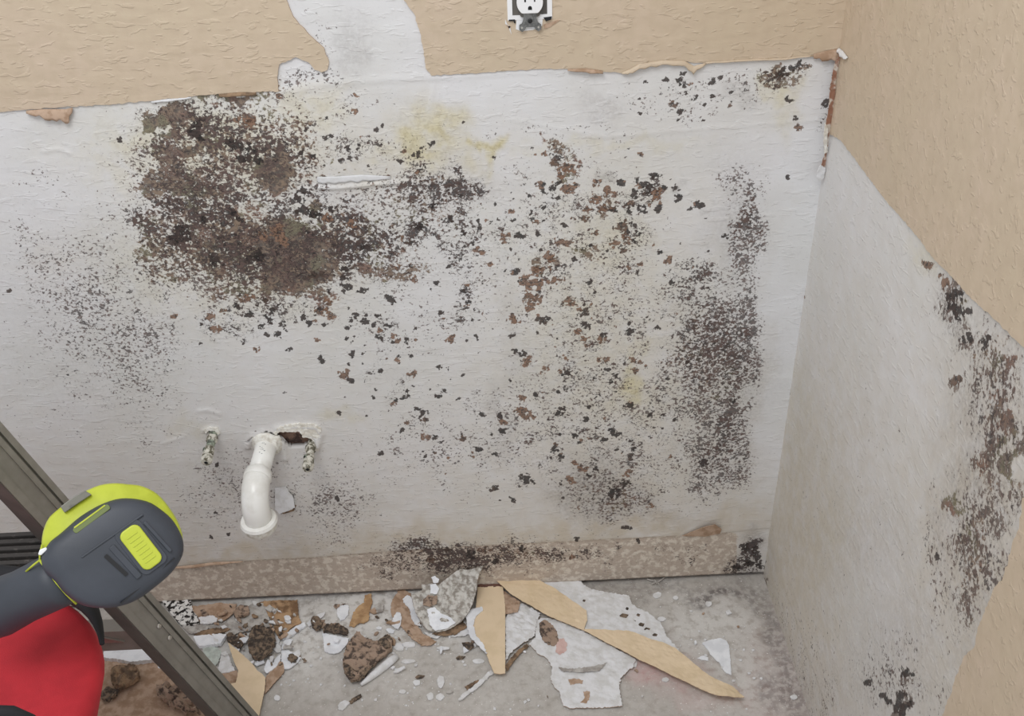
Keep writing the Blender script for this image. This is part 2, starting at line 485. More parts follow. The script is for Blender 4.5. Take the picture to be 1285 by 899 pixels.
fine = field(PX, PY, [
    (0.56, 70, 335, 70, 60, 10, 3.5), (0.66, 110, 385, 65, 75, 40, 3.5), (0.68, 165, 425, 60, 80, -20, 3.5),
    (0.34, 130, 470, 130, 90, 0, 3), (0.44, 190, 540, 50, 40, 0, 3), (0.50, 170, 300, 60, 50, 0, 4),
    (0.72, 230, 270, 80, 60, 0, 5), (0.74, 290, 200, 140, 80, 0, 5), (0.74, 300, 330, 150, 60, 0, 5), (0.58, 480, 260, 130, 80, 0, 4),
    (0.42, 520, 400, 110, 60, 0, 3.5), (0.50, 600, 330, 60, 80, 0, 4), (0.48, 710, 260, 90, 80, 0, 4),
    (0.46, 720, 380, 110, 90, 0, 4), (0.52, 740, 500, 110, 90, 0, 4), (0.50, 790, 590, 110, 50, 0, 4), (0.50, 560, 560, 120, 60, 0, 3), (0.54, 800, 400, 80, 70, 0, 4),
    (0.82, 905, 440, 64, 84, 8, 6), (0.82, 945, 300, 26, 75, -4, 6), (0.80, 900, 530, 64, 66, 8, 6), (0.86, 935, 430, 34, 90, 4, 6), (0.84, 918, 480, 40, 110, 4, 6),
    (0.70, 935, 235, 38, 22, 0, 5), (0.62, 870, 370, 42, 50, 0, 5), (0.74, 905, 600, 54, 34, 0, 5), (0.78, 590, 698, 130, 26, -3, 4),
    (0.60, 820, 500, 50, 45, 0, 5), (0.50, 800, 330, 50, 60, 0, 4), (0.68, 765, 620, 60, 38, 15, 4),
    (0.50, 850, 590, 90, 40, 0, 3), (0.64, 310, 620, 70, 50, 0, 3), (0.66, 420, 630, 50, 45, 20, 3),
    (0.56, 650, 530, 40, 60, 0, 4), (0.52, 860, 125, 60, 25, 0, 4), (0.46, 960, 110, 60, 30, 0, 4),
    (0.62, 385, 100, 50, 22, 0, 4), (0.42, 450, 130, 60, 20, 0, 4), (0.40, 410, 50, 14, 50, 0, 4),
    (0.36, 700, 160, 150, 14, -3, 3), (0.44, 60, 225, 40, 18, 0, 3),
    (-0.85, 925, 490, 16, 13, 0, 7), (-0.8, 940, 530, 16, 8, 0, 7), (-0.5, 860, 340, 20, 15, 0, 5),
    (-0.7, 830, 420, 22, 16, 0, 5), (-0.7, 440, 218, 42, 16, -2, 9),
])
# the fine specks stop along a sharp upright line towards the corner and at the panel joint on the left
edge_line = 1 / (1 + np.exp(np.clip((PX - (972 - 0.066 * (PY - 230))) * 0.35, -40, 40)))
fine = fine * edge_line
dens = np.where(PY < 665, dens * np.maximum(edge_line, (PY < 170)), dens)
brown = field(PX, PY, [
    (0.86, 213, 155, 34, 24, 8, 7), (0.80, 225, 190, 48, 12, -8, 6), (0.74, 205, 225, 26, 34, 0, 5),
    (0.72, 245, 235, 60, 14, 0, 5), (0.86, 312, 150, 12, 11, 0, 10), (0.62, 330, 172, 26, 10, 0, 5),
    (0.92, 348, 218, 28, 24, 0, 6), (0.60, 300, 205, 40, 14, 0, 4), (0.55, 280, 205, 90, 60, 0, 3),
    (0.66, 260, 262, 60, 16, 0, 5), (0.88, 340, 300, 52, 32, 0, 6), (0.92, 365, 335, 55, 34, 0, 7),
    (0.70, 285, 325, 60, 34, 0, 5), (0.62, 205, 300, 40, 34, 30, 5), (0.60, 215, 345, 30, 16, 20, 5),
    (0.60, 300, 365, 50, 16, 0, 5), (0.74, 410, 272, 16, 10, -20, 8), (0.62, 445, 285, 30, 18, 0, 5),
    (0.66, 470, 338, 28, 16, 0, 5), (0.60, 530, 290, 16, 14, 0, 6), (0.60, 500, 345, 40, 14, 0, 4),
    (0.66, 400, 370, 20, 20, 0, 5), (0.5, 560, 235, 50, 16, 0, 4), (0.58, 380, 200, 22, 14, 0, 5),
    (0.55, 375, 170, 20, 20, 0, 4), (0.60, 690, 185, 26, 14, 30, 6), (0.62, 707, 212, 14, 12, 0, 6),
    (0.55, 750, 260, 20, 24, 0, 5), (0.6, 822, 240, 14, 14, 0, 6), (0.55, 735, 320, 20, 14, 0, 5),
    (0.62, 690, 322, 14, 12, 0, 6), (0.50, 880, 445, 50, 70, 0, 4), (0.55, 560, 700, 70, 16, -3, 4), (0.55, 650, 694, 50, 14, -3, 4), (0.5, 765, 625, 34, 22, 10, 4),
    (0.5, 320, 130, 60, 10, -3, 6), (0.58, 300, 200, 140, 70, 0, 4), (0.72, 290, 310, 120, 55, 5, 4), (0.56, 440, 310, 90, 50, 0, 4), (0.50, 520, 260, 90, 50, 0, 3), (0.80, 300, 121, 60, 5, -4, 6), (0.6, 985, 92, 24, 12, -20, 6),
    (-0.5, 215, 163, 12, 10, 0, 9),
])
yellow = field(PX, PY, [
    (0.85, 545, 175, 44, 36, 10, 4), (0.75, 530, 200, 52, 20, 0, 4), (1.0, 610, 190, 19, 16, 0, 8),
    (0.50, 612, 210, 16, 14, 0, 6), (0.55, 985, 108, 20, 20, 40, 6), (0.85, 800, 478, 16, 22, 0, 4),
    (0.45, 800, 440, 12, 30, 0, 4), (0.42, 720, 385, 34, 28, 0, 3), (0.36, 760, 310, 50, 50, 0, 3),
    (0.50, 395, 140, 40, 24, 0, 3.5), (0.45, 380, 165, 22, 16, 0, 4), (0.40, 190, 175, 30, 18, 0, 4),
    (0.25, 480, 200, 60, 40, 0, 3), (0.3, 995, 145, 14, 20, 0, 4), (0.30, 790, 500, 60, 30, 0, 3),
    (0.45, 545, 160, 14, 20, 0, 5), (0.45, 300, 325, 140, 70, 0, 3), (0.5, 270, 190, 140, 60, 0, 3), (0.55, 170, 185, 34, 24, 0, 4), (0.30, 750, 180, 110, 10, -3, 4),
    (0.25, 740, 380, 120, 140, 0, 2.5), (0.28, 418, 520, 20, 10, 0, 4), (0.25, 240, 535, 22, 12, 0, 4),
    (0.26, 580, 200, 18, 18, 0, 4), (-0.7, 604, 200, 8, 10, 0, 8),
])
smudge = field(PX, PY, [
    (0.16, 110, 400, 120, 110, 30, 2.5), (0.70, 755, 620, 48, 28, 18, 3), (0.30, 930, 300, 30, 80, 0, 3), (0.25, 800, 650, 50, 14, 0, 3),
    (0.55, 945, 700, 24, 24, 0, 4), (0.30, 910, 500, 55, 110, 6, 4), (0.28, 900, 420, 45, 40, 0, 3),
    (0.28, 632, 525, 14, 30, 0, 3), (0.16, 640, 430, 12, 90, 0, 3), (0.22, 350, 290, 130, 80, 0, 3),
    (0.40, 300, 325, 40, 12, 5, 4), (0.18, 415, 640, 50, 40, 0, 3), (0.18, 300, 620, 60, 50, 0, 3),
    (0.28, 940, 122, 22, 14, 10, 5), (0.30, 880, 258, 8, 7, 0, 6), (0.32, 852, 235, 8, 7, 0, 6),
    (0.30, 755, 78 + 150, 10, 7, 0, 6), (0.25, 560, 240, 60, 22, 0, 3), (0.25, 440, 60, 14, 40, 0, 4),
    (0.22, 770, 132, 26, 16, 0, 5), (0.22, 700, 455, 8, 10, 0, 4),
])
warm = np.clip(0.10 + 0.55 * np.clip((PY - 330) / 400, 0, 1) ** 1.3
               + field(PX, PY, [(0.30, 780, 420, 100, 230, 0, 2.5), (0.26, 520, 190, 120, 70, 0, 3), (0.55, 700, 670, 320, 16, -3, 3),
                                (0.5, 330, 700, 200, 12, -3, 3), (0.25, 60, 330, 40, 30, 0, 3)])
               - field(PX, PY, [(0.3, 1000, 400, 22, 260, 6, 4), (0.10, 650, 120, 120, 50, 0, 3)]), 0, 1)
SP = [  # x, y, radius, brownness
    (666, 358, 11, .9), (660, 350, 8, .8), (672, 340, 9, .9), (662, 372, 10, .6), (668, 382, 7, 1), (664, 388, 7, 1),
    (673, 375, 6, .8), (645, 341, 6, 0), (655, 354, 6, .9), (644, 402, 8, 1), (695, 352, 6, 1), (704, 352, 4, 1),
    (658, 444, 5, 0), (661, 453, 7, .9), (683, 464, 6, .8), (680, 402, 6, .4), (688, 400, 4, .3), (735, 392, 7, .4),
    (734, 407, 7, .3), (723, 416, 5, .9), (732, 425, 5, .9), (754, 425, 6, .7), (757, 420, 5, .2), (790, 416, 6, 0),
    (717, 379, 8, 1), (706, 382, 4, .5), (657, 519, 9, 1), (651, 516, 6, 1), (662, 523, 7, .9), (655, 500, 6, 1),
    (632, 530, 6, .9), (630, 541, 5, .3), (627, 522, 5, .3), (597, 313, 6, 1), (604, 316, 4, 1), (566, 426, 6, .9),
    (536, 549, 7, .9), (519, 469, 6, .8), (531, 518, 5, .3), (534, 527, 5, .5), (581, 550, 5, .5), (600, 565, 5, .2),
    (545, 568, 4, .5), (533, 573, 3, 0), (531, 567, 3, 0), (550, 498, 4, 0), (586, 427, 2.5, 0), (500, 447, 3, 0),
    (511, 430, 3, 0), (475, 397, 4, .1), (446, 398, 4, 0), (458, 404, 7, 0), (468, 408, 5, 0), (462, 311, 7, 0),
    (455, 308, 4, 0), (434, 338, 6, 0), (430, 350, 5, 0), (434, 361, 7, .1), (454, 365, 6, .1), (412, 366, 4, 0),
    (413, 382, 7, 1), (416, 398, 7, 1), (403, 392, 6, .8), (380, 397, 5, .3), (432, 471, 7, .6), (441, 478, 5, .3),
    (441, 445, 5, .3), (404, 453, 6, .3), (469, 519 - 20, 3, 0), (478, 466, 4, .1), (467, 468, 3, 0),
    (343, 390, 5, .2), (340, 402, 6, .3), (353, 405, 5, .2), (306, 428, 4, .1), (348, 420, 5, .1), (313, 395, 5, .2),
    (264, 397, 7, 1), (268, 413, 7, .9), (296, 384, 5, .1), (281, 390, 5, .6), (332, 378, 5, .4), (310, 375, 7, 1),
    (251, 431, 3, 0), (490, 410, 3, 0), (365, 437, 3, 0), (601, 286, 3.5, 0), (600, 276, 3, 0), (526, 284, 8, .1),
    (492, 378, 6, .1), (516, 305, 5, .4), (505, 300, 4, .8), (500, 335, 4, .8), (520, 351, 5, 1),
    (446, 141, 5, .9), (446, 120, 4, .9), (378, 141 + 0, 0.1, 0), (312, 152, 11, 1), (350, 120, 5, .6), (541, 180, 5, .3),
    (525, 193, 6, 0), (528, 211, 4, 0), (530, 186, 4, .1), (416, 171, 4, 0), (408, 174, 4, .1), (383, 164, 4, .1),
    (677, 231, 6, .7), (683, 231, 4, .3), (693, 236, 5, 0), (682, 241, 3.5, 0), (694, 248, 5.5, 0), (664, 245, 3, 0),
    (718, 237, 9, .8), (708, 236, 5, .8), (703, 197, 4, .1), (694, 205, 7, .5), (711, 211, 9, .8), (703, 219, 6, .8),
    (700, 230, 5, .2), (645, 276, 4, 0), (667, 268, 3, 0), (668, 274, 3.5, 0), (695, 277, 2.5, 0), (682, 261, 5, 0),
    (652, 295, 6, .2), (633, 300, 8, .8), (749, 229, 6, .9), (747, 249, 8, .7), (781, 229, 6, .3), (763, 240, 8, .9),
    (736, 263, 6, .6), (732, 274, 6, .5), (754, 262, 6, .6), (768, 262, 5, .6), (748, 292, 5, .6), (709, 283, 4, 0),
    (741, 309, 4, 0), (731, 311, 3, 0), (703, 303, 8, .7), (713, 306, 6, .6), (690, 322, 9, .7), (721, 326, 4, 0),
    (806, 232, 6, 0), (813, 234, 6, 0), (819, 222, 5, .1), (823, 220, 3.5, 0), (829, 221, 3.5, 0), (799, 225, 4, .4),
    (823, 244, 8, .7), (812, 243, 5, .4), (796, 242, 5, .3), (791, 256, 5.5, .4), (809, 260, 4, 0), (824, 263, 5, .3),
    (806, 266, 4, 0), (827, 259, 4, .3), (779, 285, 8, .5), (787, 290, 5, .2), (803, 293, 4.5, 0), (796, 283, 4, 0),
    (785, 300, 7, .7), (772, 307, 6, .8), (795, 303, 4, .3), (782, 315, 5, .5), (852, 248, 6, .3), (880, 258, 7, .3),
    (848, 235, 5, .3), (838, 328, 6, .9), (841, 326, 4, .9), (712, 472 - 4, 3.5, 0), (714, 468, 4, 0), (705, 470, 3, 0),
    (773, 471, 4, .1), (766, 478, 4, .1), (795, 452, 5, .7), (797, 465, 6, .6), (762, 452, 5, .6), (751, 451, 4, .7),
    (804, 455, 4, .6), (789, 508, 6, .2), (816, 521, 4, 0), (769, 540, 6, 0), (777, 545, 4, .1), (757, 552, 5, .3),
    (723, 548, 4, 0), (726, 556, 3, 0), (697, 522, 3, 0), (702, 512, 3, 0), (707, 514, 4, 0), (695, 566, 4, .2),
    (700, 565, 3, .2), (703, 578, 3, 0), (704, 573, 3, 0), (691, 575, 3, 0), (661, 601, 8, 0), (667, 604, 5, 0),
    (656, 599, 5, 0), (728, 588, 7, .9), (716, 603, 6, .9), (721, 581, 4, .7), (747, 588, 3.5, 0), (790, 573, 5.5, .4),
    (784, 607, 5, .3), (788, 605, 4, .3), (775, 564, 3, .3), (790, 592, 4, .6), (786, 596, 4, .7), (817, 635, 5, .7),
    (786, 662, 5, 0), (707, 625, 3, 0), (768, 617, 8, .3), (775, 616, 6, .3), (882, 582, 5, 0), (887, 581, 4, 0),
    (862, 455, 3.5, 0), (800, 680, 4, .1), (621, 613, 5, .4), (988, 124 + 0, 5, 0), (983, 90, 8, .3), (994, 86, 6, .2),
    (1000, 82, 5, .1), (978, 97, 6, .4), (1002, 160, 6, .6), (999, 148, 4, .3), (1003, 78, 4, 0), (988, 222, 4, .1),
    (858, 107, 5, 0), (866, 113, 3, 0), (861, 117, 3, 0), (872, 124, 5, .3), (895, 102, 6, .2), (905, 97, 4, .2),
    (802, 124, 3, 0), (803, 143, 3, 0), (843, 130, 6, .5), (836, 100, 4, 0), (851, 140 + 10, 3, 0), (882, 151, 2.5, 0),
    (1036, 133, 7, .2), (1042, 128, 6, .1), (1046, 95, 4, .1), (1045, 115, 4, .1), (916, 131, 4, .5),
    (86, 470 + 1, 2.5, 0), (12, 365, 4, .4), (423, 626, 4, 0), (357, 637, 4, 0), (270, 644, 3, 0), (287, 671, 3, 0),
    (265, 675 - 1, 3, 0), (272, 584, 3.5, 0), (935, 690, 7, .1), (948, 690, 6, 0), (950, 700, 7, 0), (940, 708, 7, 0),
    (954, 712, 6, 0), (925, 712, 6, .1), (560, 690, 6, .4), (590, 698, 6, .2), (608, 692, 6, .5), (540, 704, 5, .5),
    (620, 706, 5, .3), (718, 700, 4, .9), (655, 690, 5, .3), (150, 175, 5, .3), (243, 166, 8, .1), (250, 172, 7, .1),
    (296, 182, 9, 0), (310, 188, 8, 0), (305, 198, 9, 0), (323, 202, 8, 0), (287, 180, 7, .1), (245, 158, 8, .2),
    (218, 297, 9, 0), (229, 289, 8, 0), (236, 300, 7, 0), (256, 275, 6, 0), (300, 275, 5, 0), (292, 268, 5, 0),
    (373, 215, 0.1, 0), (375, 250, 7, 0), (378, 262, 8, .1), (390, 268, 6, 0), (325, 322, 11, .1), (270, 328, 9, .1),
    (395, 345, 8, .4), (345, 290, 9, 1), (352, 300, 10, 1), (332, 298, 8, 1), (410, 275, 8, 1), (398, 270, 6, 0),
    (413, 262, 5, .1), (440, 282, 9, .8), (382, 240, 7, .1),
]
rs = random.Random(9)
for cx, cy, sx, sy, n_, br_ in [(345, 398, 55, 16, 40, .3), (470, 420, 30, 24, 34, .1), (500, 480, 45, 30, 28, .2), (670, 280, 45, 45, 40, .2), (720, 410, 60, 60, 50, .3),
                                (740, 540, 55, 45, 60, .15), (570, 330, 24, 55, 34, .1), (830, 310, 45, 45, 26, .3), (460, 190, 50, 22, 34, .1), (800, 240, 26, 24, 16, .4), (560, 560, 50, 35, 16, .2), (870, 115, 26, 14, 12, .1)]:
    for _ in range(n_):
        SP.append((rs.gauss(cx, sx), rs.gauss(cy, sy), rs.choice((1.6, 2.0, 2.6, 3.4, 4.2)), 1.0 if rs.random() < br_ else 0.0))
spot, spotb = spots_field(PX, PY, SP, 0.90)
# glue band left by the skirting, its top edge follows the traced line
line_x = [150, 230, 310, 390, 500, 580, 700, 760, 840, 905, 960]
line_y = [712, 711, 704, 700, 691, 686, 680, 677, 673, 669, 663]
top = np.interp(PX, line_x, line_y)
band = np.clip(0.5 + (PY - top) * 0.10, 0, 1) * (1 / (1 + np.exp(np.clip((PX - 925) * 0.15, -40, 40))))
relief = np.zeros_like(XX)
relief -= 0.0016 * np.clip((PY - top) / 2.0, 0, 1)                     # paper under the skim coat
relief += 0.0009 * smooth_noise(XX, ZZ, 0.035, 1) * (band < 0.3)
# skim-coat folds, joints and flakes
for pts, w, hgt in [([(398, 235), (425, 236), (470, 231), (500, 229)], 2.2, 0.0030),
                    ([(640, 150), (760, 172), (900, 160), (1035, 150)], 2.5, 0.0006),
                    ([(55, 190), (75, 187), (88, 193)], 2.5, 0.0012), ([(545, 105), (540, 135)], 2.5, 0.0006),
                    ([(545, 98), (700, 88), (860, 84), (1020, 72)], 4, 0.0008),
                    ([(345, 117), (420, 104), (545, 96)], 5, 0.0009),
                    ([(150, 243), (300, 241), (400, 236), (600, 222)], 2.0, 0.0006),
                    ([(590, 260), (592, 330), (588, 430)], 1.5, 0.0005), ([(640, 330), (642, 500), (646, 560), (664, 700)], 1.5, 0.0006),
                    ([(250, 516), (262, 515), (276, 520)], 2.5, 0.0014), ([(205, 556), (232, 548)], 2, .0010),
                    ([(348, 538), (374, 535), (396, 536), (403, 545), (399, 560)], 4.2, 0.0050),
                    ([(388, 545), (396, 550), (398, 558)], 3.5, 0.0050),
                    ([(311, 560), (316, 548), (330, 543), (345, 545), (356, 556), (358, 575)], 4.0, 0.0042),
                    ([(256, 540), (266, 537), (273, 541)], 2.5, 0.0028)]:
    relief += hgt * np.exp(-(seg_dist(PX, PY, pts) / w) ** 2)
hole = [(342, 543), (350, 540), (374, 540), (379, 546), (393, 552), (391, 559), (378, 562), (366, 563), (357, 555), (349, 549)]
hole2 = [(309, 555), (313, 549), (320, 546), (314, 553)]
cx_, cy_ = (PX[:-1, :-1] + PX[1:, 1:]) / 2, (PY[:-1, :-1] + PY[1:, 1:]) / 2
keep = ~(inside(cx_, cy_, hole) | inside(cx_, cy_, hole2)
         | (np.hypot(cx_ - 268, cy_ - 544) < 5.5) | (np.hypot(cx_ - 335, cy_ - 556) < 15))
P[..., 1] = -relief
me = grid_mesh('wall_back', P, keep)
set_attr(me, 'mould', dens, fine, brown)
set_attr(me, 'stain', yellow, smudge, warm)
set_attr(me, 'marks', spot, spotb, band)
wall_back = new_obj('wall_back', me, 'wall_back', kind='structure')
sol = wall_back.modifiers.new('thickness', 'SOLIDIFY'); sol.thickness = 0.0125; sol.offset = -1


def box_bm(x0, x1, y0, y1, z0, z1, bm=None):
    bm = bm or bmesh.new()
    v = [bm.verts.new((x, y, z)) for z in (z0, z1) for y in (y0, y1) for x in (x0, x1)]
    for f in ((0, 1, 3, 2), (4, 6, 7, 5), (0, 4, 5, 1), (1, 5, 7, 3), (3, 7, 6, 2), (2, 6, 4, 0)):
        bm.faces.new([v[i] for i in f])
    return bm


from_bm('wall_cavity', box_bm(-1.70, 0.0, 0.017, 0.03, 0.036, 1.36), 'brown_wood', wall_back)
from_bm('sill_plate', box_bm(-1.70, 0.0, 0.0150, 0.055, 0, 0.035), 'dark', wall_back)

# ------------------------------------------------------------------ the right wall
ys = np.arange(-1.05, 0.0101, STEP); zs2 = np.arange(-0.005, 1.36, STEP)
YY, Z2 = np.meshgrid(ys, zs2)
P = np.stack([np.zeros_like(YY), YY, Z2], -1)
PX, PY = project(P)
dens = field(PX, PY, [
    (0.62, 1200, 378, 10, 36, -18, 6), (0.56, 1218, 425, 14, 16, 0, 6), (0.60, 1236, 440, 16, 24, -15, 6),
    (0.55, 1205, 400, 26, 50, -20, 4), (0.60, 1253, 510, 16, 55, 0, 5), (0.52, 1225, 470, 22, 30, 0, 4),
    (0.58, 1198, 478, 6, 12, 0, 6), (0.62, 1240, 570, 22, 34, 0, 5), (0.72, 1278, 575, 18, 38, 0, 6),
    (0.60, 1255, 640, 34, 60, 10, 5), (0.60, 1222, 690, 26, 55, 8, 5), (0.55, 1204, 640, 8, 22, 0, 5),
    (0.62, 1215, 740, 20, 50, 8, 5), (0.52, 1198, 770, 14, 50, 8, 4), (0.56, 1176, 701, 4, 8, 0, 5),
    (0.60, 1136, 850, 12, 14, 20, 5), (0.80, 1130, 890, 12, 12, 0, 6), (0.74, 1128, 872, 4, 12, 0, 6),
    (0.52, 1088, 857, 5, 10, 10, 5), (0.54, 1107, 873, 5, 12, 0, 5), (0.44, 1130, 860, 60, 40, 0, 3),
    (0.44, 1165, 335, 8, 10, 0, 4), (0.5, 1185, 352, 5, 14, -10, 4), (0.5, 1270, 470, 16, 40, 0, 4),
    (0.45, 1020, 890, 30, 60, 20, 3), (0.5, 970, 720, 10, 20, 0, 4),
])
fine = field(PX, PY, [
    (0.62, 1205, 400, 26, 60, -25, 4), (0.64, 1245, 520, 36, 120, 0, 4), (0.62, 1235, 680, 50, 110, 8, 4),
    (0.50, 1175, 720, 26, 100, 0, 3), (0.52, 1120, 850, 60, 50, 0, 3), (0.18, 1090, 700, 110, 200, 0, 3),
    (0.44, 1000, 830, 30, 90, -18, 3), (0.40, 1045, 790, 5, 40, 0, 3),
])
brown = field(PX, PY, [
    (0.55, 1238, 450, 26, 40, -15, 4), (0.70, 1258, 452, 12, 10, 0, 5), (0.66, 1252, 520, 16, 50, 0, 4),
    (0.62, 1240, 580, 26, 40, 0, 4), (0.68, 1280, 580, 16, 40, 0, 5), (0.60, 1222, 680, 26, 50, 5, 4),
    (0.60, 1205, 640, 10, 24, 0, 5), (0.54, 1215, 740, 20, 50, 5, 4), (0.50, 1205, 380, 14, 40, -15, 4),
])
yellow = field(PX, PY, [(0.20, 1000, 620, 40, 160, 0, 2.5), (0.3, 1160, 320, 10, 20, -30, 3)])
smudge = field(PX, PY, [
    (0.50, 1235, 600, 48, 190, 4, 3), (0.26, 1120, 850, 90, 60, 0, 2.5), (0.22, 1060, 680, 90, 60, 0, 2),
    (0.16, 1045, 700, 60, 180, 0, 2), (0.50, 1205, 390, 18, 56, -18, 3), (0.25, 1130, 800, 60, 60, 0, 2.5),
    (0.26, 960, 700, 14, 40, 0, 3), (0.18, 1030, 860, 50, 60, 0, 2.5),
])
warm = np.clip(0.28 + 0.35 * np.clip((PY - 250) / 500, 0, 1)
               + field(PX, PY, [(0.25, 1020, 640, 50, 120, 0, 2.5), (0.35, 1240, 600, 60, 200, 5, 2.5)])
               - field(PX, PY, [(0.25, 1085, 780, 40, 120, -10, 3)]), 0, 1)
spot, spotb = spots_field(PX, PY, [(1163, 333, 6, .6), (1186, 354, 6, .6), (1180, 345, 4, .9), (1128, 886, 12, 0), (1130, 872, 7, 0),
    (1129, 876, 6, 0), (1088, 857, 5, .2), (1108, 873, 6, .3), (1136, 845, 8, .3), (1176, 700, 5, .3), (1200, 370, 9, .3),
    (1204, 392, 10, .3), (1216, 424, 8, .3), (1236, 430, 9, .3), (1198, 478, 8, .5), (1197, 385, 8, .2), (1117, 882, 6, 0),
    (958, 705, 4, 0), (1009, 372, 2.5, 1), (1000, 413, 2.5, .2), (993, 458, 2.5, .2), (990, 494, 2.5, .2)])
bl = np.interp(Z2, [0, 0.085, 0.10, 2], [0.62, 0.56, 0.30, 0])
band = bl * 0.78
relief = 0.0008 * smooth_noise(YY, Z2, 0.04, 3) - 0.0010 * (Z2 < 0.088)
for pts, w, hgt in [([(1040, 760), (1042, 800), (1045, 830)], 4, 0.0007), ([(1010, 540), (1025, 515)], 4, 0.0008)]:
    relief += hgt * np.exp(-(seg_dist(PX, PY, pts) / w) ** 2)
P[..., 0] = -relief
me = grid_mesh('wall_right', P)
set_attr(me, 'mould', dens, fine, brown)
set_attr(me, 'stain', yellow, smudge, warm)
set_attr(me, 'marks', spot, spotb, band)
wall_right = new_obj('wall_right', me, 'wall_right', kind='structure')
sol = wall_right.modifiers.new('thickness', 'SOLIDIFY'); sol.thickness = 0.0125; sol.offset = 1

# ------------------------------------------------------------------ the floor
xf = np.arange(-2.0, 0.0121, 0.004); yf = np.arange(-1.3, 0.0561, 0.004)
XF, YF = np.meshgrid(xf, yf)
P = np.stack([XF, YF, 0.0006 * smooth_noise(XF, YF, 0.03, 7)], -1)
PX, PY = project(P)
dust = np.clip(field(PX, PY, [(0.95, 340, 790, 95, 50, 0, 3), (0.85, 480, 770, 130, 45, 0, 3), (0.3, 450, 850, 160, 50, 0, 2.5),
                              (0.65, 890, 780, 60, 40, 10, 3), (0.5, 930, 850, 60, 70, 0, 3), (0.3, 700, 850, 200, 60, 0, 2.5), (0.5, 400, 775, 90, 30, 0, 3)]), 0, 1)
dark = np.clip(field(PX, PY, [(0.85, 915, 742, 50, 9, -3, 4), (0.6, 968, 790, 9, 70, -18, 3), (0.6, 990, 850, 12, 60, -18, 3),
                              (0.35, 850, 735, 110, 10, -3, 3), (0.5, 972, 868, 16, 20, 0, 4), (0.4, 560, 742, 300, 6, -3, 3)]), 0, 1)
pink = np.clip(field(PX, PY, [(0.55, 830, 838, 38, 26, 15, 3), (0.35, 812, 815, 20, 12, 15, 3), (0.18, 970, 860, 40, 60, 0, 2.5), (0.25, 890, 880, 60, 14, 10, 3)]), 0, 1)
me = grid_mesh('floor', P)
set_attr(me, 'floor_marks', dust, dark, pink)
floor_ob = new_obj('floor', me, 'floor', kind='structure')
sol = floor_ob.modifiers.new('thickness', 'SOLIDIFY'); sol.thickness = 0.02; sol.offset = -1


# ------------------------------------------------------------------ sheets cut along traced outlines
def jag(pts, amp, step, rng):
    out = []
    n = len(pts)
    for i in range(n):
        a, b = np.array(pts[i][:2], float), np.array(pts[(i + 1) % n][:2], float)
        L = np.linalg.norm(b - a); k = max(1, int(L / step))
        d = (b - a) / max(L, 1e-9); nn = np.array([-d[1], d[0]])
        for j in range(k):
            o = amp * rng.gauss(0, 0.5) if j else 0
            out.append(tuple(a + (b - a) * j / k + nn * max(-amp, min(amp, o))))
    return out


def tri(outline, cell):
    """triangles of a polygon with interior points on a grid"""
    po = [Vector(p) for p in outline]
    xs_ = [p[0] for p in outline]; ys_ = [p[1] for p in outline]
    pts = []
    if cell:
        gx, gy = np.meshgrid(np.arange(min(xs_) + cell * 0.5, max(xs_), cell), np.arange(min(ys_) + cell * 0.5, max(ys_), cell))
        gx = gx.ravel(); gy = gy.ravel()
        ok = inside(gx, gy, outline) & (seg_dist(gx, gy, list(outline) + [outline[0]]) > cell * 0.35)
        pts = [Vector((x, y)) for x, y in zip(gx[ok], gy[ok])]
    n = len(po)
    v, e, f, *_ = delaunay_2d_cdt(po + pts, [], [list(range(n))], 1, 1e-6)
    return [(p.x, p.y) for p in v], f


def slab(name, outline, plane, thick, m, parent=None, cell=None, hfun=None, smooth=False, edge_m=None, **k):
    """plane(u, v, h) -> world point; a solid sheet with its underside"""
    v, f = tri(outline, cell)
    bm = bmesh.new()
    top_ = []; bot = []
    for (a, b) in v:
        h = hfun(a, b) if hfun else 0.0
        top_.append(bm.verts.new(plane(a, b, h + thick))); bot.append(bm.verts.new(plane(a, b, h)))
    cnt = {}
    for t in f:
        try:
            bm.faces.new([top_[i] for i in t]); bm.faces.new([bot[i] for i in reversed(t)])
        except ValueError: continue
        for i in range(len(t)):
            e = (t[i], t[(i + 1) % len(t)]); cnt[tuple(sorted(e))] = cnt.get(tuple(sorted(e)), 0) + 1
    for (a, b), c in cnt.items():
        if c == 1:
            try: bm.faces.new([top_[a], top_[b], bot[b], bot[a]]).material_index = 1 if edge_m else 0
            except ValueError: pass
    o = from_bm(name, bm, m, parent, smooth=smooth, **k)
    if edge_m: o.data.materials.append(M[edge_m])
    return o


bplane = lambda u, v, h: (u, -h, v)
rplane = lambda u, v, h: (-h, u, v)
fplane = lambda u, v, h: (u, v, h)
def bpx(pts): return [(lambda p: (min(p[0], -0.0012), p[2]))(back(*q)) for q in pts]
def rpx(pts): return [(lambda p: (min(p[1], -0.0012), p[2]))(right(*q)) for q in pts]


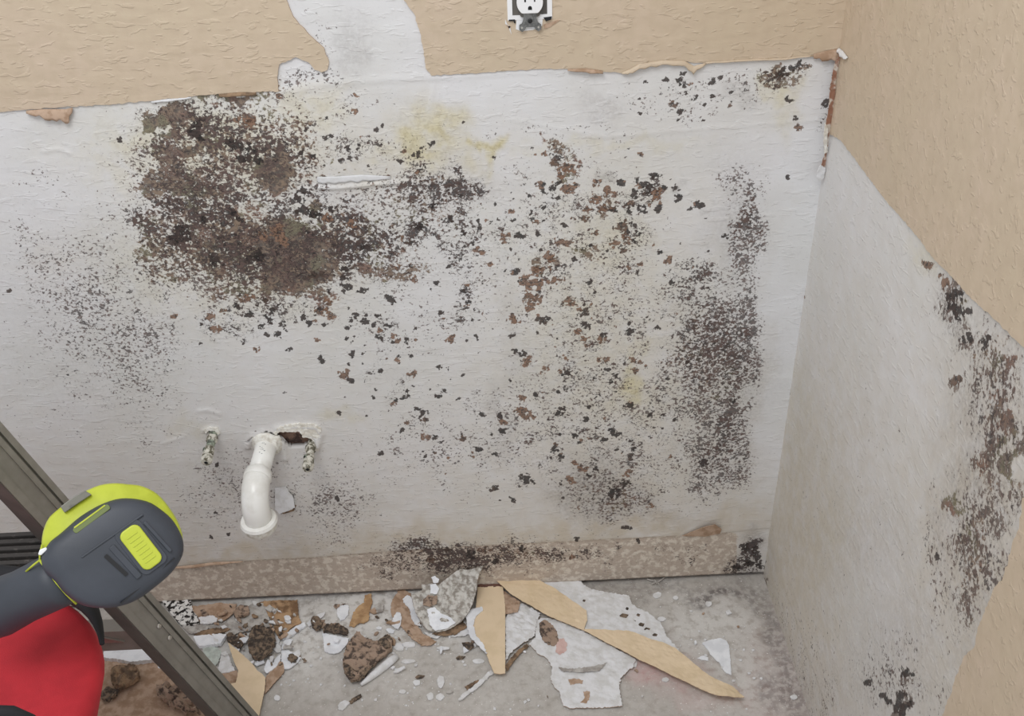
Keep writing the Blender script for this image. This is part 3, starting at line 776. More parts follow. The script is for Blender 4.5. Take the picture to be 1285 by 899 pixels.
rng = random.Random(11)
TOP = 1.355
left_px = [(-60, 146), (0, 140), (33, 137), (74, 134), (131, 131), (197, 125), (241, 120.5), (274, 117), (315, 115), (350, 114),
           (348, 97), (351, 80), (371, 71), (388, 78), (395, 87), (404, 90), (411, 87), (413, 77), (407, 60), (388, 43), (368, 20), (360, 0), (357, -40)]
o = bpx(left_px)
o = [(-1.70, o[0][1] - 0.005)] + o + [(o[-1][0], TOP), (-1.70, TOP)]
slab('painted_facing', jag(o, 0.0010, 0.004, rng), bplane, 0.0024, 'tan_back', wall_back, None, edge_m='kraft')
right_px = [(500, -40), (507, 0), (520, 17), (527, 40), (532, 64), (534, 84), (541, 94), (577, 92), (617, 90), (671, 86), (714, 86),
            (748, 88), (786, 92), (800, 81), (830, 77), (860, 76), (885, 79), (935, 75), (989, 73), (1025, 67), (1057, 62)]
o = bpx(right_px)
o = [(o[0][0], TOP)] + o + [(-0.0012, o[-1][1]), (-0.0012, TOP)]
outlet_c = back(664.2, -14)
cut = 0.030
slab('painted_facing', jag(o, 0.0010, 0.004, rng), bplane, 0.0024, 'tan_back', wall_back, None, edge_m='kraft')
up_px = [(1057, 66), (1053, 120), (1049, 178), (1057, 176), (1076, 201), (1096, 228), (1116, 254), (1140, 281), (1156, 300), (1176, 327),
         (1193, 343), (1220, 373), (1247, 397), (1270, 420), (1285, 434), (1330, 478), (1420, 560), (1600, 700)]
o = rpx(up_px)
o = [(-0.0012, TOP), (-0.0012, o[2][1])] + o[3:] + [(-1.05, o[-1][1]), (-1.05, TOP)]
o = [(max(a, -1.05), b) for a, b in o]
slab('painted_facing', jag(o, 0.0012, 0.004, rng), rplane, 0.0024, 'tan_right', wall_right, None, edge_m='white')
lo_px = [(1300, 600), (1285, 632), (1282, 663), (1272, 689), (1262, 723), (1251, 737), (1243, 756), (1233, 780), (1225, 813), (1213, 823), (1203, 847),
         (1193, 877), (1184, 900), (1170, 960), (1155, 1030)]
o = rpx(lo_px)
o = [(-1.05, o[0][1] + 0.02)] + o + [(o[-1][0] - 0.02, 0.0), (-1.05, 0.0)]
slab('painted_facing', jag(o, 0.0022, 0.005, rng), rplane, 0.0024, 'tan_right', wall_right, None, edge_m='white')


# torn paper along the cuts: ribbons that curl away from the wall
def ribbon(name, pts_px, fn, widths, lifts, m, parent, thick=0.0008, seed=0, axis=(0, 0, 1), base=0.0024):
    """pts on the wall; strip hangs from them by width (along axis) and lifts off by lift"""
    r = random.Random(seed)
    n = len(pts_px); K = 5
    P0 = [np.array(fn(*q)) for q in pts_px]
    dense = []
    for i in range(n - 1):
        for j in range(4):
            t = j / 4
            dense.append((P0[i] * (1 - t) + P0[i + 1] * t, widths[i] * (1 - t) + widths[i + 1] * t, lifts[i] * (1 - t) + lifts[i + 1] * t))
    dense.append((P0[-1], widths[-1], lifts[-1]))
    nrm = np.array((0, -1, 0)) if fn is back else np.array((-1, 0, 0))
    ax = np.array(axis, float)
    rows = []
    for p, w, l in dense:
        w *= r.uniform(0.75, 1.2)
        l *= r.uniform(0.7, 1.2)
        row = []
        for k in range(K):
            t = k / (K - 1)
            row.append(p + ax * (-w * t) + nrm * (base + l * math.sin(t * 1.9) + thick))
        rows.append(row)
    me_ = grid_mesh(name, np.array(rows))
    ob = new_obj(name, me_, m, parent)
    ob.matrix_parent_inverse = parent_world(parent).inverted()
    s_ = ob.modifiers.new('thickness', 'SOLIDIFY'); s_.thickness = thick; s_.offset = 0
    return ob


ribbon('torn_paper_edge', [(780, 90), (790, 86), (802, 79), (830, 75), (858, 75), (870, 82), (885, 78)], back, [.002, .006, .007, .006, .008, .009, .002], [.001, .003, .003, .003, .003, .003, .001], 'tan_back', wall_back, seed=1)
ribbon('torn_paper_edge', [(885, 77), (930, 74), (985, 72), (1020, 68)], back, [.002, .002, .002, .002], [.0015, .0015, .001, .001], 'tan_back', wall_back, seed=2)
ribbon('torn_paper_edge', [(712, 86), (735, 85), (756, 88)], back, [.002, .005, .003], [.002, .004, .003], 'kraft', wall_back, seed=3)
ribbon('torn_paper_edge', [(1020, 67), (1035, 63), (1050, 60), (1056, 60)], back, [.006, .012, .018, .020], [.003, .004, .005, .005], 'kraft', wall_back, seed=4)
ribbon('torn_paper_edge', [(34, 138), (55, 136), (74, 136), (84, 136), (92, 134)], back, [.003, .012, .018, .018, .002], [.002, .004, .004, .003, .001], 'kraft', wall_back, seed=5)
ribbon('torn_paper_edge', [(190, 126), (215, 123), (240, 121)], back, [.003, .004, .002], [.001, .0015, .001], 'white_wall', wall_back, seed=6, base=0.0006)
ribbon('torn_paper_edge', [(275, 117), (300, 115), (322, 115)], back, [.004, .006, .004], [.001, .003, .001], 'kraft_dark', wall_back, seed=7)
ribbon('torn_paper_edge', [(200, 712), (240, 708), (270, 704), (305, 703)], back, [.001, .005, .007, .001], [.001, .003, .003, .001], 'kraft', wall_back, seed=8)
o = [back(*q) for q in [(856, 672), (880, 659), (896, 654), (905, 662), (903, 669), (884, 673)]]
slab('torn_paper_flap', jag([(p[0], p[2]) for p in o], .0006, .003, rng), lambda u, v, h: (u, -h - 0.001 - 0.25 * max(0, v - o[0][2]), v), 0.001, 'kraft', wall_back)
o = [back(*q) for q in [(300, 120), (306, 118), (320, 116), (322, 119)]]
# corner strip
def corner_piece(name, px, off, m):
    o_ = [(min(p[0], -.0015), p[2]) for p in (back(q[0] - 4, q[1], off) for q in px)]
    return slab(name, jag(o_, .0008, .003, rng), lambda u, v, h: (u, -off - h + .006 * (u / .02) , v), .0016, m, wall_back, .003, lambda a, b: .0014 * mnoise.noise(Vector((a * 150, b * 150, 4))))


corner_piece('torn_corner_strip', [(1058, 68), (1053, 90), (1051, 120), (1050, 150), (1049, 178), (1044, 198), (1038, 214), (1032, 226), (1029, 222), (1033, 208), (1038, 194), (1037, 175), (1039, 155), (1043, 135), (1045, 105), (1050, 80)], .010, 'torn_mix')
corner_piece('white_paper_tab', [(1033, 206), (1041, 210), (1038, 222), (1031, 226), (1027, 221), (1029, 211)], .013, 'white')
corner_piece('white_paper_tab', [(1038, 152), (1042, 160), (1041, 178), (1043, 190), (1038, 192), (1036, 176)], .013, 'lip')
ribbon('torn_paper_edge', [(1056, 60), (1061, 64), (1067, 72)], right, [.004, .007, .003], [.003, .005, .003], 'white', wall_right, seed=13)
# folds of skim coat
ribbon('skim_flap', [(398, 222), (425, 221), (455, 219), (490, 221)], back, [.010, .011, .010, .005], [.0003, .0005, .0004, .0002], 'white_wall', wall_back, seed=14, base=0.0002)


# ------------------------------------------------------------------ lathe / tube helpers
def frame(d):
    d = Vector(d).normalized()
    a = d.orthogonal().normalized(); b = d.cross(a)
    return a, b, d


def tube_bm(path, radii, seg=24, bm=None, cap=True, up=None, power=2.0, aspect=1.0):
    bm = bm or bmesh.new()
    rings = []
    n = len(path)
    prev = None
    for i, p in enumerate(path):
        p = Vector(p)
        d = (Vector(path[min(i + 1, n - 1)]) - Vector(path[max(i - 1, 0)]))
        if d.length < 1e-9: d = Vector((0, 0, 1))
        d.normalize()
        if prev is None:
            a = d.orthogonal().normalized() if up is None else (Vector(up) - d * d.dot(Vector(up))).normalized()
        else:
            a = (prev - d * d.dot(prev)).normalized()
        prev = a; b = d.cross(a)
        r = radii[i] if hasattr(radii, '__len__') else radii
        rings.append([bm.verts.new(p + a * (r * math.cos(t)) + b * (r * aspect * math.sin(t))) for t in [2 * math.pi * k / seg for k in range(seg)]])
    for r0, r1 in zip(rings[:-1], rings[1:]):
        for k in range(seg):
            bm.faces.new([r0[k], r0[(k + 1) % seg], r1[(k + 1) % seg], r1[k]])
    if cap:
        bm.faces.new(list(reversed(rings[0]))); bm.faces.new(rings[-1])
    return bm


def lathe_bm(origin, axis, prof, seg=24, bm=None, cap=True):
    """prof: (distance along axis, radius)"""
    bm = bm or bmesh.new()
    a, b, d = frame(axis); o_ = Vector(origin)
    rings = [[bm.verts.new(o_ + d * s_ + a * (r * math.cos(2 * math.pi * k / seg)) + b * (r * math.sin(2 * math.pi * k / seg))) for k in range(seg)] for s_, r in prof]
    for r0, r1 in zip(rings[:-1], rings[1:]):
        for k in range(seg):
            bm.faces.new([r0[k], r0[(k + 1) % seg], r1[(k + 1) % seg], r1[k]])
    if cap:
        bm.faces.new(list(reversed(rings[0]))); bm.faces.new(rings[-1])
    return bm


# ------------------------------------------------------------------ drain pipe
c0 = back(335, 557)
pipe = empty('drain_pipe', c0, 'white plastic drain pipe with downturned elbow sticking out of the mouldy wall', 'pipe')
R0 = 0.0175
yo = 0.082                      # elbow starts this far from the wall
RB = 0.040                      # bend radius
dx_side = -0.05                 # the stub points a touch to the left
dirv = Vector((dx_side, -1, -0.10)).normalized()
st = Vector((c0[0], 0.015, c0[2])) 
p1 = Vector((c0[0], 0, c0[2])) + dirv * yo
from_bm('pipe_stub', tube_bm([st, Vector((c0[0], 0, c0[2])), p1], R0, 32), 'pvc', pipe, smooth=True)
fl = lathe_bm(Vector((c0[0], 0.0, c0[2])) + dirv * -0.001, dirv, [(0, 0.027), (0.003, 0.0265), (0.005, 0.0245), (0.007, 0.0205), (0.012, 0.0200)], 36)
for v in fl.verts:
    q = mnoise.noise(v.co * 90) * 0.0035
    v.co += Vector((q, q * 0.5, q))
from_bm('wall_collar', fl, 'lip', pipe, smooth=True)
from_bm('coupling', lathe_bm(p1 - dirv * 0.014, dirv, [(0, 0.0205), (0.002, 0.0225), (0.016, 0.0228), (0.018, 0.0215)], 32), 'pvc', pipe, smooth=True)
path = []; nseg = 14
dn = Vector((0.02, 0.06, -1)).normalized()
for i in range(nseg + 1):
    t = i / nseg * math.pi / 2
    path.append(p1 + dirv * (RB * math.sin(t)) + dn * (RB * (1 - math.cos(t))))
end = path[-1] + dn * 0.020
path.append(end)
elb = from_bm('elbow', tube_bm(path, [0.0220] * len(path), 36), 'pvc', pipe, smooth=True)
from_bm('slip_nut', lathe_bm(end - dn * 0.010, dn, [(0, 0.0235), (0.001, 0.0285), (0.006, 0.0305), (0.008, 0.0295)], 40), 'pvc', pipe)
from_bm('threaded_end', lathe_bm(end - dn * 0.003, dn, [(0, 0.0285), (0.006, 0.0285), (0.011, 0.0270), (0.015, 0.0255), (0.016, 0.021), (0.006, 0.0195)], 14), 'pvc_dirty', pipe)
# faint printed marks on the stub
side = Vector((0, 0, 1)); bmk = bmesh.new()
for s_, w_, off in ((0.018, 0.004, 0.0), (0.026, 0.003, -0.003), (0.033, 0.005, 0.001), (0.040, 0.003, -0.001)):
    for k in range(2):
        ce = Vector((c0[0], 0, c0[2])) + dirv * (s_ + 0.003 * k) + Vector((off + 0.003 * k, 0, 0))
        h_ = math.sqrt(max(0, R0 ** 2 - (off + 0.003 * k) ** 2)) - 0.0002
        box_bm(ce.x - w_ / 2, ce.x + w_ / 2, ce.y - 0.0006, ce.y + 0.0006, ce.z + h_ - 0.0008, ce.z + h_ + 0.00025, bmk)
from_bm('printed_marking', bmk, 'print', pipe)


# ------------------------------------------------------------------ capped water stubs
def water_stub(px, py, label, leng, side_knob, green):
    c = back(px, py)
    t = empty('water_pipe_stub', c, label, 'pipe')
    d = Vector((0.0, -1, -0.12)).normalized()
    o_ = Vector((c[0], 0.0, c[2]))
    from_bm('pipe', tube_bm([o_ + Vector((0, 0.015, 0)), o_, o_ + d * leng * 0.75], 0.0068, 18), 'verdigris' if green else 'corroded', t, smooth=True)
    from_bm('compression_nut', lathe_bm(o_ + d * (leng * 0.12), d, [(0, .007), (.001, .0092), (.012, .0092), (.013, .007)], 6), 'corroded', t)
    from_bm('valve_body', lathe_bm(o_ + d * (leng * 0.48), d, [(0, .007), (.002, .0084), (.016, .0088), (.018, .007)], 16), 'corroded', t, smooth=True)
    k0 = o_ + d * (leng * 0.58)
    kd = Vector((side_knob, -0.25, 0.45)).normalized()
    kn = from_bm('side_port', lathe_bm(k0, kd, [(0, .0042), (.0085, .0045), (.0095, .0036)], 14), 'verdigris', t)
    from_bm('port_hole', lathe_bm(k0 + kd * .0088, kd, [(0, .0024), (.0010, .0022)], 10), 'hole_black', kn)
    cp = from_bm('end_cap', lathe_bm(o_ + d * (leng * 0.76), d, [(0, .0072), (.001, .0096), (.011, .0098), (.014, .0082), (.015, .005)], 8), 'corroded', t)
    from_bm('cap_hole', lathe_bm(o_ + d * (leng * 0.76 + .0148), d, [(0, .0030), (.0010, .0026)], 12), 'hole_black', cp)
    return t


water_stub(268, 544, 'crusted metal water pipe stub to the left of the white drain pipe', 0.070, -0.8, True)
water_stub(391, 556, 'crusted metal water pipe stub right of the drain pipe beside the torn hole', 0.062, -0.5, False)

rimp = [back(*q, 0.004) for q in [(343, 543), (350, 536), (372, 532), (394, 533), (403, 538), (402, 553), (400, 566), (394, 565), (395, 556), (390, 550), (380, 549), (376, 542), (352, 542), (346, 546)]]
slab('broken_plaster_rim', jag([(p[0], p[2]) for p in rimp], .0012, .002, rng), lambda u, v, h: (u, -h - 0.0012, v), 0.0035, 'lip', wall_back, .003, lambda a, b: .0012 * mnoise.noise(Vector((a * 200, b * 200, 1))))
rimp = [back(*q, 0.004) for q in [(255, 541), (262, 537), (273, 538), (276, 545), (272, 548), (270, 542), (262, 541), (258, 545)]]
slab('broken_plaster_rim', jag([(p[0], p[2]) for p in rimp], .0008, .002, rng), lambda u, v, h: (u, -h - 0.0005, v), 0.0025, 'lip', wall_back)
# flap of torn paint right of the elbow
o = [back(*q) for q in [(345, 612), (358, 610), (368, 622), (371, 634), (352, 641), (346, 636)]]
slab('plaster_flap', jag([(p[0], p[2]) for p in o], .0008, .003, rng), lambda u, v, h: (u, -h - 0.0006 - 0.35 * max(0, o[0][2] - v) * 0.4, v), 0.0012, 'white', wall_back)
o = [back(*q) for q in [(350, 641), (357, 637), (372, 634), (369, 641), (356, 645)]]
slab('damp_paper_scrap', [(p[0], p[2]) for p in o], bplane, 0.0012, 'kraft_dark', wall_back)

# ------------------------------------------------------------------ electrical outlet
oc = back(664.0, -18)
ox, oz = oc[0], oc[2]
out = empty('electrical_outlet', (ox, 0, oz), 'white duplex electrical outlet without cover plate set in the tan wall', 'outlet')


def rrect(x0, x1, z0, z1, r, n=6):
    pts = []
    for cx, cz, a0 in ((x1 - r, z1 - r, 0), (x0 + r, z1 - r, 90), (x0 + r, z0 + r, 180), (x1 - r, z0 + r, 270)):
        for i in range(n + 1):
            a = math.radians(a0 + 90 * i / n); pts.append((cx + r * math.cos(a), cz + r * math.sin(a)))
    return pts


def prism(name, pts, y0, y1, m, parent, bev=0.0, **k):
    bm = bmesh.new()
    a = [bm.verts.new((x, y0, z)) for x, z in pts]; b = [bm.verts.new((x, y1, z)) for x, z in pts]
    bm.faces.new(a); bm.faces.new(list(reversed(b)))
    n = len(pts)
    for i in range(n): bm.faces.new([a[i], b[i], b[(i + 1) % n], a[(i + 1) % n]])
    o_ = from_bm(name, bm, m, parent, **k)
    if bev:
        md = o_.modifiers.new('bevel', 'BEVEL'); md.width = bev; md.segments = 2; md.limit_method = 'ANGLE'
    return o_


zb = back(664, 23.5)[2]            # bottom edge of the box
zt = oz + (oz - zb)
hw = 0.0295
fr = bmesh.new()
for (a, b, c, d) in ((ox - hw, ox - hw + .0065, zb, zt), (ox + hw - .0065, ox + hw, zb, zt), (ox - hw + .0065, ox + hw - .0065, zb, zb + .006), (ox - hw + .0065, ox + hw - .0065, zt - .006, zt)):
    box_bm(a, b, -0.0040, 0.0, c, d, fr)
from_bm('box_rim', fr, 'outlet', out)
prism('box_recess', rrect(ox - hw + .006, ox + hw - .006, zb + .005, zt - .005, .002), -0.0028, 0.0, 'steel_dark', out)
prism('box_tab', [(ox - .018, zb), (ox + .017, zb), (ox + .016, zb - .009), (ox + .004, zb - .014), (ox - .012, zb - .015), (ox - .019, zb - .012)], -0.0034, 0.0, 'outlet', out)
prism('plaster_ear', [(ox + .018, zb + .002), (ox + .029, zb + .003), (ox + .028, zb - .001), (ox + .021, zb - .003)], -0.0052, 0.0, 'tool_black', out)
prism('clamp_slot', [(ox - .028, zb + .001), (ox - .020, zb + .001), (ox - .019, zb - .004), (ox - .021, zb - .004), (ox - .022, zb - .001), (ox - .028, zb - .001)], -0.0046, 0.0, 'tool_black', out)
yk = prism('mounting_yoke', [(ox - .0085, oz + .05), (ox - .0085, zb + .002), (ox - .011, zb - .004), (ox - .0145, zb - .006), (ox - .0148, zb - .012), (ox - .011, zb - .0150),
                             (ox - .0070, zb - .0125), (ox - .0055, zb - .009), (ox + .0055, zb - .009), (ox + .0070, zb - .0125), (ox + .011, zb - .0150), (ox + .0148, zb - .012),
                             (ox + .0145, zb - .006), (ox + .011, zb - .004), (ox + .0085, zb + .002), (ox + .0085, oz + .05)], -0.0075, -0.0060, 'yoke', out)
from_bm('screw', lathe_bm((ox, -0.0075, zb - .001), (0, -1, 0), [(0, .0030), (.0012, .0028), (.0016, .002)], 14), 'tool_black', yk)
for s_ in (-1, 1):
    from_bm('ear_hole', lathe_bm((ox + s_ * .011, -0.0075, zb - .0095), (0, -1, 0), [(0, .0015), (.0003, .0014)], 12), 'rivet', yk)
body = prism('receptacle_body', rrect(ox - .0135, ox + .0135, zb + .004, zt - .004, .004), -0.0070, -0.0028, 'steel_dark', out)


def face(zc):
    R_ = 0.0172; pts = []
    for i in range(64):
        a = 2 * math.pi * i / 64
        x, z = R_ * math.cos(a), R_ * math.sin(a)
        z = max(-0.0138, min(0.0138, z)); pts.append((ox + x, zc + z))
    f_ = prism('receptacle_face', pts, -0.0115, -0.0060, 'outlet', out, 0.0006)
    for x_, w_, h_ in ((-.0062, .0021, .0082), (.0062, .0017, .0066)):
        prism('blade_slot', [(ox + x_ - w_ / 2, zc + .001), (ox + x_ + w_ / 2, zc + .001), (ox + x_ + w_ / 2, zc + .001 + h_), (ox + x_ - w_ / 2, zc + .001 + h_)], -0.0118, -0.0110, 'hole_black', f_)
    g_ = [(ox + .0026 * math.cos(math.radians(a)), zc - .0068 + .0026 * math.sin(math.radians(a))) for a in range(0, 181, 20)] + [(ox - .0026, zc - .0092), (ox + .0026, zc - .0092)]
    prism('ground_hole', g_, -0.0118, -0.0110, 'hole_black', f_)


zface = back(664, 17, 0.0115)[2] + 0.0138
face(zface); face(zface + 0.0385)
# cracked paint around the lower corners of the outlet
for i, (pts, m_) in enumerate([([(634, 24), (642, 44), (640, 33), (634, 30)], 'white'), ([(682, 31), (697, 26), (703, 25), (690, 34), (683, 36)], 'kraft'), ([(636, 32), (641, 33), (639, 36)], 'kraft')]):
    o = [back(*q, 0.003) for q in pts]
    slab('cracked_paint', [(p[0], p[2]) for p in o], lambda u, v, h: (u, -h - 0.0022, v), 0.0012, m_, wall_back)

# ------------------------------------------------------------------ ladder
foot = flo(309, 918)
foot = Vector(foot)
topp = Vector(at(0, 579, 1.25))
ld = (topp - foot); ud = ld.normalized()
head = foot + ud * 1.05
lad = empty('step_ladder', foot, 'grey metal step ladder leaning at left with black ribbed tread', 'ladder')
viewv = (Vector(CP) - (foot + topp) / 2).normalized()
sx_ = ud.cross(viewv).normalized()          # across the rail, to the right in the view
nz_ = sx_.cross(ud).normalized()            # towards the viewer
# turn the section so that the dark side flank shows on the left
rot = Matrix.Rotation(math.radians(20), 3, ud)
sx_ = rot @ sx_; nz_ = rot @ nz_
if sx_.dot(Vector(CR)) < 0: sx_ = -sx_
if nz_.dot(viewv) < 0: nz_ = -nz_


def extrude_section(name, sec, a, b, m, parent, sx=sx_, nz=nz_, **k):
    bm = bmesh.new()
    r0 = [bm.verts.new(a + sx * x + nz * z) for x, z in sec]; r1 = [bm.verts.new(b + sx * x + nz * z) for x, z in sec]
    n = len(sec)
    for i in range(n): bm.faces.new([r0[i], r0[(i + 1) % n], r1[(i + 1) % n], r1[i]])
    bm.faces.new(list(reversed(r0))); bm.faces.new(r1)
    return from_bm(name, bm, m, parent, **k)


def rail(a, b, flip=1):
    w = 0.0235
    face_sec = [(-w, 0.0), (-w, .022), (-.013, .022), (-.013, .0195), (.005, .0195), (.005, .022), (.012, .022), (.012, .016), (.0155, .016), (.0155, .022), (w, .022), (w, 0)]
    r_ = extrude_section('side_rail', [(x * flip, z) for x, z in face_sec], a, b, 'steel', lad)
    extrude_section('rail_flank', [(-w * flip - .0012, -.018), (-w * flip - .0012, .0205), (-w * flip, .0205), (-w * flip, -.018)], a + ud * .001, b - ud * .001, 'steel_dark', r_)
    return r_


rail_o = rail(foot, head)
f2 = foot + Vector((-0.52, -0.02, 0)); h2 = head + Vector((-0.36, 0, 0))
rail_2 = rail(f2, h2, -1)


def on_rail(px, py):
    """nearest point of the rail axis to the sight line"""
    best = None
    for i in range(400):
        p = foot + ud * (1.05 * i / 400)
        x, y = project(np.array(p))
        dd = abs(y - py)
        if best is None or dd < best[0]: best = (dd, p)
    return best[1]


for q in ((207, 784), (197, 771)):
    pass
for yy_ in (776, 763 + 27):
    p = on_rail(200, yy_ + 8) 
    pos = p + sx_ * 0.002 + nz_ * 0.0193
    from_bm('rivet', lathe_bm(pos, nz_, [(0, .0045), (.0018, .0040), (.0028, .0020)], 16), 'rivet', rail_o, smooth=True)
# lower cross brace and tread run left to the other rail
pb = on_rail(190, 795)
q2 = Vector((pb.x - 0.50, pb.y, pb.z))
bar = bmesh.new()
box_bm(pb.x - 0.50, pb.x - 0.010, pb.y - .012, pb.y + .012, pb.z - .020, pb.z + .020, bar)
from_bm('cross_brace', bar, 'steel', lad)
gs = bmesh.new()
v = [gs.verts.new((pb.x - .065 + a, pb.y + b, pb.z + c)) for a, b, c in ((-.03, -.0150, .000), (.022, -.0150, .000), (-.03, -.0150, .020), (-.03, -.0122, .000), (.022, -.0122, .000), (-.03, -.0122, .020))]
for f_ in ((0, 1, 2), (5, 4, 3), (0, 3, 4, 1), (1, 4, 5, 2), (2, 5, 3, 0)): gs.faces.new([v[i] for i in f_])
from_bm('gusset', gs, 'rivet', lad)
pt = on_rail(60, 690)
tr = bmesh.new()
tx1 = pt.x - 0.022; tx0 = pt.x - 0.42
box_bm(tx0, tx1, pt.y - .040, pt.y + .040, pt.z - .020, pt.z - .003, tr)
tread = from_bm('tread', tr, 'steel_dark', lad)
for k in range(6):
    yk_ = pt.y - .034 + .0136 * k
    rb = bmesh.new()
    box_bm(tx0, tx1, yk_ - .0040, yk_ + .0040, pt.z - .003, pt.z + .004, rb)
    ob = from_bm('tread_rib', rb, 'rubber', tread)
    md = ob.modifiers.new('bevel', 'BEVEL'); md.width = .0015; md.segments = 2

# ------------------------------------------------------------------ red bag and the tool in it
DT = 1.12                                        # distance of the tool face
n_t = (Vector(CP) - Vector(at(140, 690, DT))).normalized()
tx_ = Vector(CR); tx_ = (tx_ - n_t * n_t.dot(tx_)).normalized(); ty_ = n_t.cross(tx_).normalized()
t_or = Vector(at(140, 690, DT))
# lean the face a little to the upper left, as in the photo
PXM = DT / F
tool = empty('cordless_tool', t_or, 'lime green and dark grey cordless power tool resting in the red bag', 'power tool')


def tl(px, py, h=0.0):
    return t_or + tx_ * ((px - 140) * PXM) + ty_ * (-(py - 690) * PXM) + n_t * h


def crop(p): return (p[0] / 4.996, 590 + p[1] / 4.996)


def smooth_loop(pts, n):
    """closed Catmull-Rom resampled to n points"""
    P_ = np.array(pts, float); m_ = len(P_)
    out_ = []
    for i in range(m_):
        p0, p1_, p2, p3 = P_[(i - 1) % m_], P_[i], P_[(i + 1) % m_], P_[(i + 2) % m_]
        for j in range(8):
            t = j / 8
            out_.append(0.5 * ((2 * p1_) + (-p0 + p2) * t + (2 * p0 - 5 * p1_ + 4 * p2 - p3) * t * t + (-p0 + 3 * p1_ - 3 * p2 + p3) * t ** 3))
    out_ = np.array(out_ + [out_[0]])
    s_ = np.concatenate([[0], np.cumsum(np.linalg.norm(np.diff(out_, axis=0), axis=1))])
    u = np.linspace(0, s_[-1], n, endpoint=False)
    return np.stack([np.interp(u, s_, out_[:, 0]), np.interp(u, s_, out_[:, 1])], -1)


def dome(name, pts, layers, m, parent, n=72, centre=None, **k):
    """layers: (scale, height, shift x, shift y) rings from the back to the front"""
    L = smooth_loop(pts, n); c = np.array(centre) if centre is not None else L.mean(0)
    bm = bmesh.new(); rings = []
    for s_, h, *sh in layers:
        ddx, ddy = sh if sh else (0, 0)
        rings.append([bm.verts.new(tl(c[0] + (p[0] - c[0]) * s_ + ddx, c[1] + (p[1] - c[1]) * s_ + ddy, h)) for p in L])
    for a, b in zip(rings[:-1], rings[1:]):
        for i in range(n): bm.faces.new([a[i], a[(i + 1) % n], b[(i + 1) % n], b[i]])
    bm.faces.new(list(reversed(rings[0]))); bm.faces.new(rings[-1])
    return from_bm(name, bm, m, parent, smooth=True, **k)


grey = [crop(p) for p in [(345, 450), (400, 400), (500, 300), (610, 225), (710, 185), (800, 180), (900, 200), (975, 245), (1050, 310), (1105, 395), (1130, 470), (1122, 550),
                          (1065, 645), (970, 735), (870, 810), (760, 850), (640, 855), (540, 830), (450, 765), (385, 690), (325, 630), (300, 560), (318, 500)]]
lime = [crop(p) for p in [(290, 460), (295, 380), (320, 305), (370, 250), (430, 195), (510, 140), (600, 95), (690, 80), (770, 85), (855, 95), (955, 145), (1040, 240), (1098, 335),
                          (1128, 430), (1110, 560), (1030, 660), (900, 770), (760, 830), (600, 800), (450, 700), (340, 600), (300, 540)]]
shell = dome('housing_shell', lime, [(.62, -.105, -4, 4), (.86, -.095, -3, 3), (.97, -.070, -1, 1), (1.0, -.035), (1.0, -.016), (.985, -.008), (.95, -.003)], 'lime', tool)
body = dome('grey_housing', grey, [(.90, -.020), (.985, -.006), (1.0, .000), (.99, .004), (.95, .009), (.88, .0125), (.75, .0150), (.4, .0165)], 'tool_grey', tool)


def raised(name, pts, h0, h1, m, parent, bev=0.0, sm=False):
    bm = bmesh.new()
    a = [bm.verts.new(tl(x, y, h0)) for x, y in pts]; b = [bm.verts.new(tl(x, y, h1)) for x, y in pts]
    n = len(pts); bm.faces.new(a); bm.faces.new(list(reversed(b)))
    for i in range(n): bm.faces.new([a[i], b[i], b[(i + 1) % n], a[(i + 1) % n]])
    o_ = from_bm(name, bm, m, parent)
    if bev:
        md = o_.modifiers.new('bevel', 'BEVEL'); md.width = bev; md.segments = 3; md.limit_method = 'ANGLE'; md.angle_limit = 0.9
    return o_


def capsule(cx, cy, L, w, ang, r=None, n=6):
    r = r if r is not None else w / 2
    pts = rrect(-L / 2, L / 2, -w / 2, w / 2, r, n)
    a = math.radians(ang)
    return [(cx + x * math.cos(a) - y * math.sin(a), cy + x * math.sin(a) + y * math.cos(a)) for x, y in pts]


bc_ = crop((870, 485))
ang_b = math.degrees(math.atan2(230, 185))
raised('latch_recess', capsule(*bc_, 66, 36, ang_b, 8), 0.010, 0.0172, 'tool_grey', body, .0006)
btn = raised('latch_button', capsule(*bc_, 58, 27, ang_b, 8.5), 0.012, 0.0200, 'lime', body, .0015)
for k in range(-3, 4):
    a = math.radians(ang_b)
    raised('grip_ridge', capsule(bc_[0] + math.cos(a) * k * 6.2, bc_[1] + math.sin(a) * k * 6.2, 2.0, 15, ang_b, 0.9, 3), 0.019, 0.0208, 'lime', btn)
raised('vent_slot', capsule(*crop((732, 595)), 36, 5.0, 42, 1), 0.0100, 0.0180, 'tool_black', body)
raised('rib', capsule(*crop((965, 420)), 50, 4.5, 47, 2), 0.008, 0.0180, 'tool_grey', body, .0008)
raised('rib', capsule(*crop((785, 575)), 52, 8, 47, 2), 0.008, 0.0182, 'tool_grey', body, .0008)
raised('housing_crease', capsule(*crop((925, 690)), 82, 1.6, -42.5, .6), 0.004, 0.0136, 'tool_black', body)
raised('housing_crease', capsule(*crop((700, 415)), 86, 2.4, -38, .8), 0.008, 0.0176, 'tool_grey', body, .0006)
raised('charge_gauge', capsule(*crop((572, 312)), 50, 7.5, -40, 3), 0.004, 0.0150, 'lime_dull', body, .0006)
raised('charge_gauge_edge', capsule(*crop((560, 298)), 44, 1.8, -40, .8), 0.004, 0.0156, 'lime', body)
raised('side_window', [crop(p) for p in [(385, 238), (450, 180), (520, 135), (560, 160), (490, 212), (412, 275)]], -0.02, 0.0012, 'window_grey', shell, .0008)
raised('seam_line', [crop(p) for p in [(1062, 555), (1110, 530), (1112, 540), (1066, 563)]], 0.0, 0.008, 'tool_black', body)
raised('shell_clip', [crop(p) for p in [(290, 500), (325, 485), (335, 500), (300, 535), (283, 530)]], -0.004, 0.006, 'outlet', shell, .001)
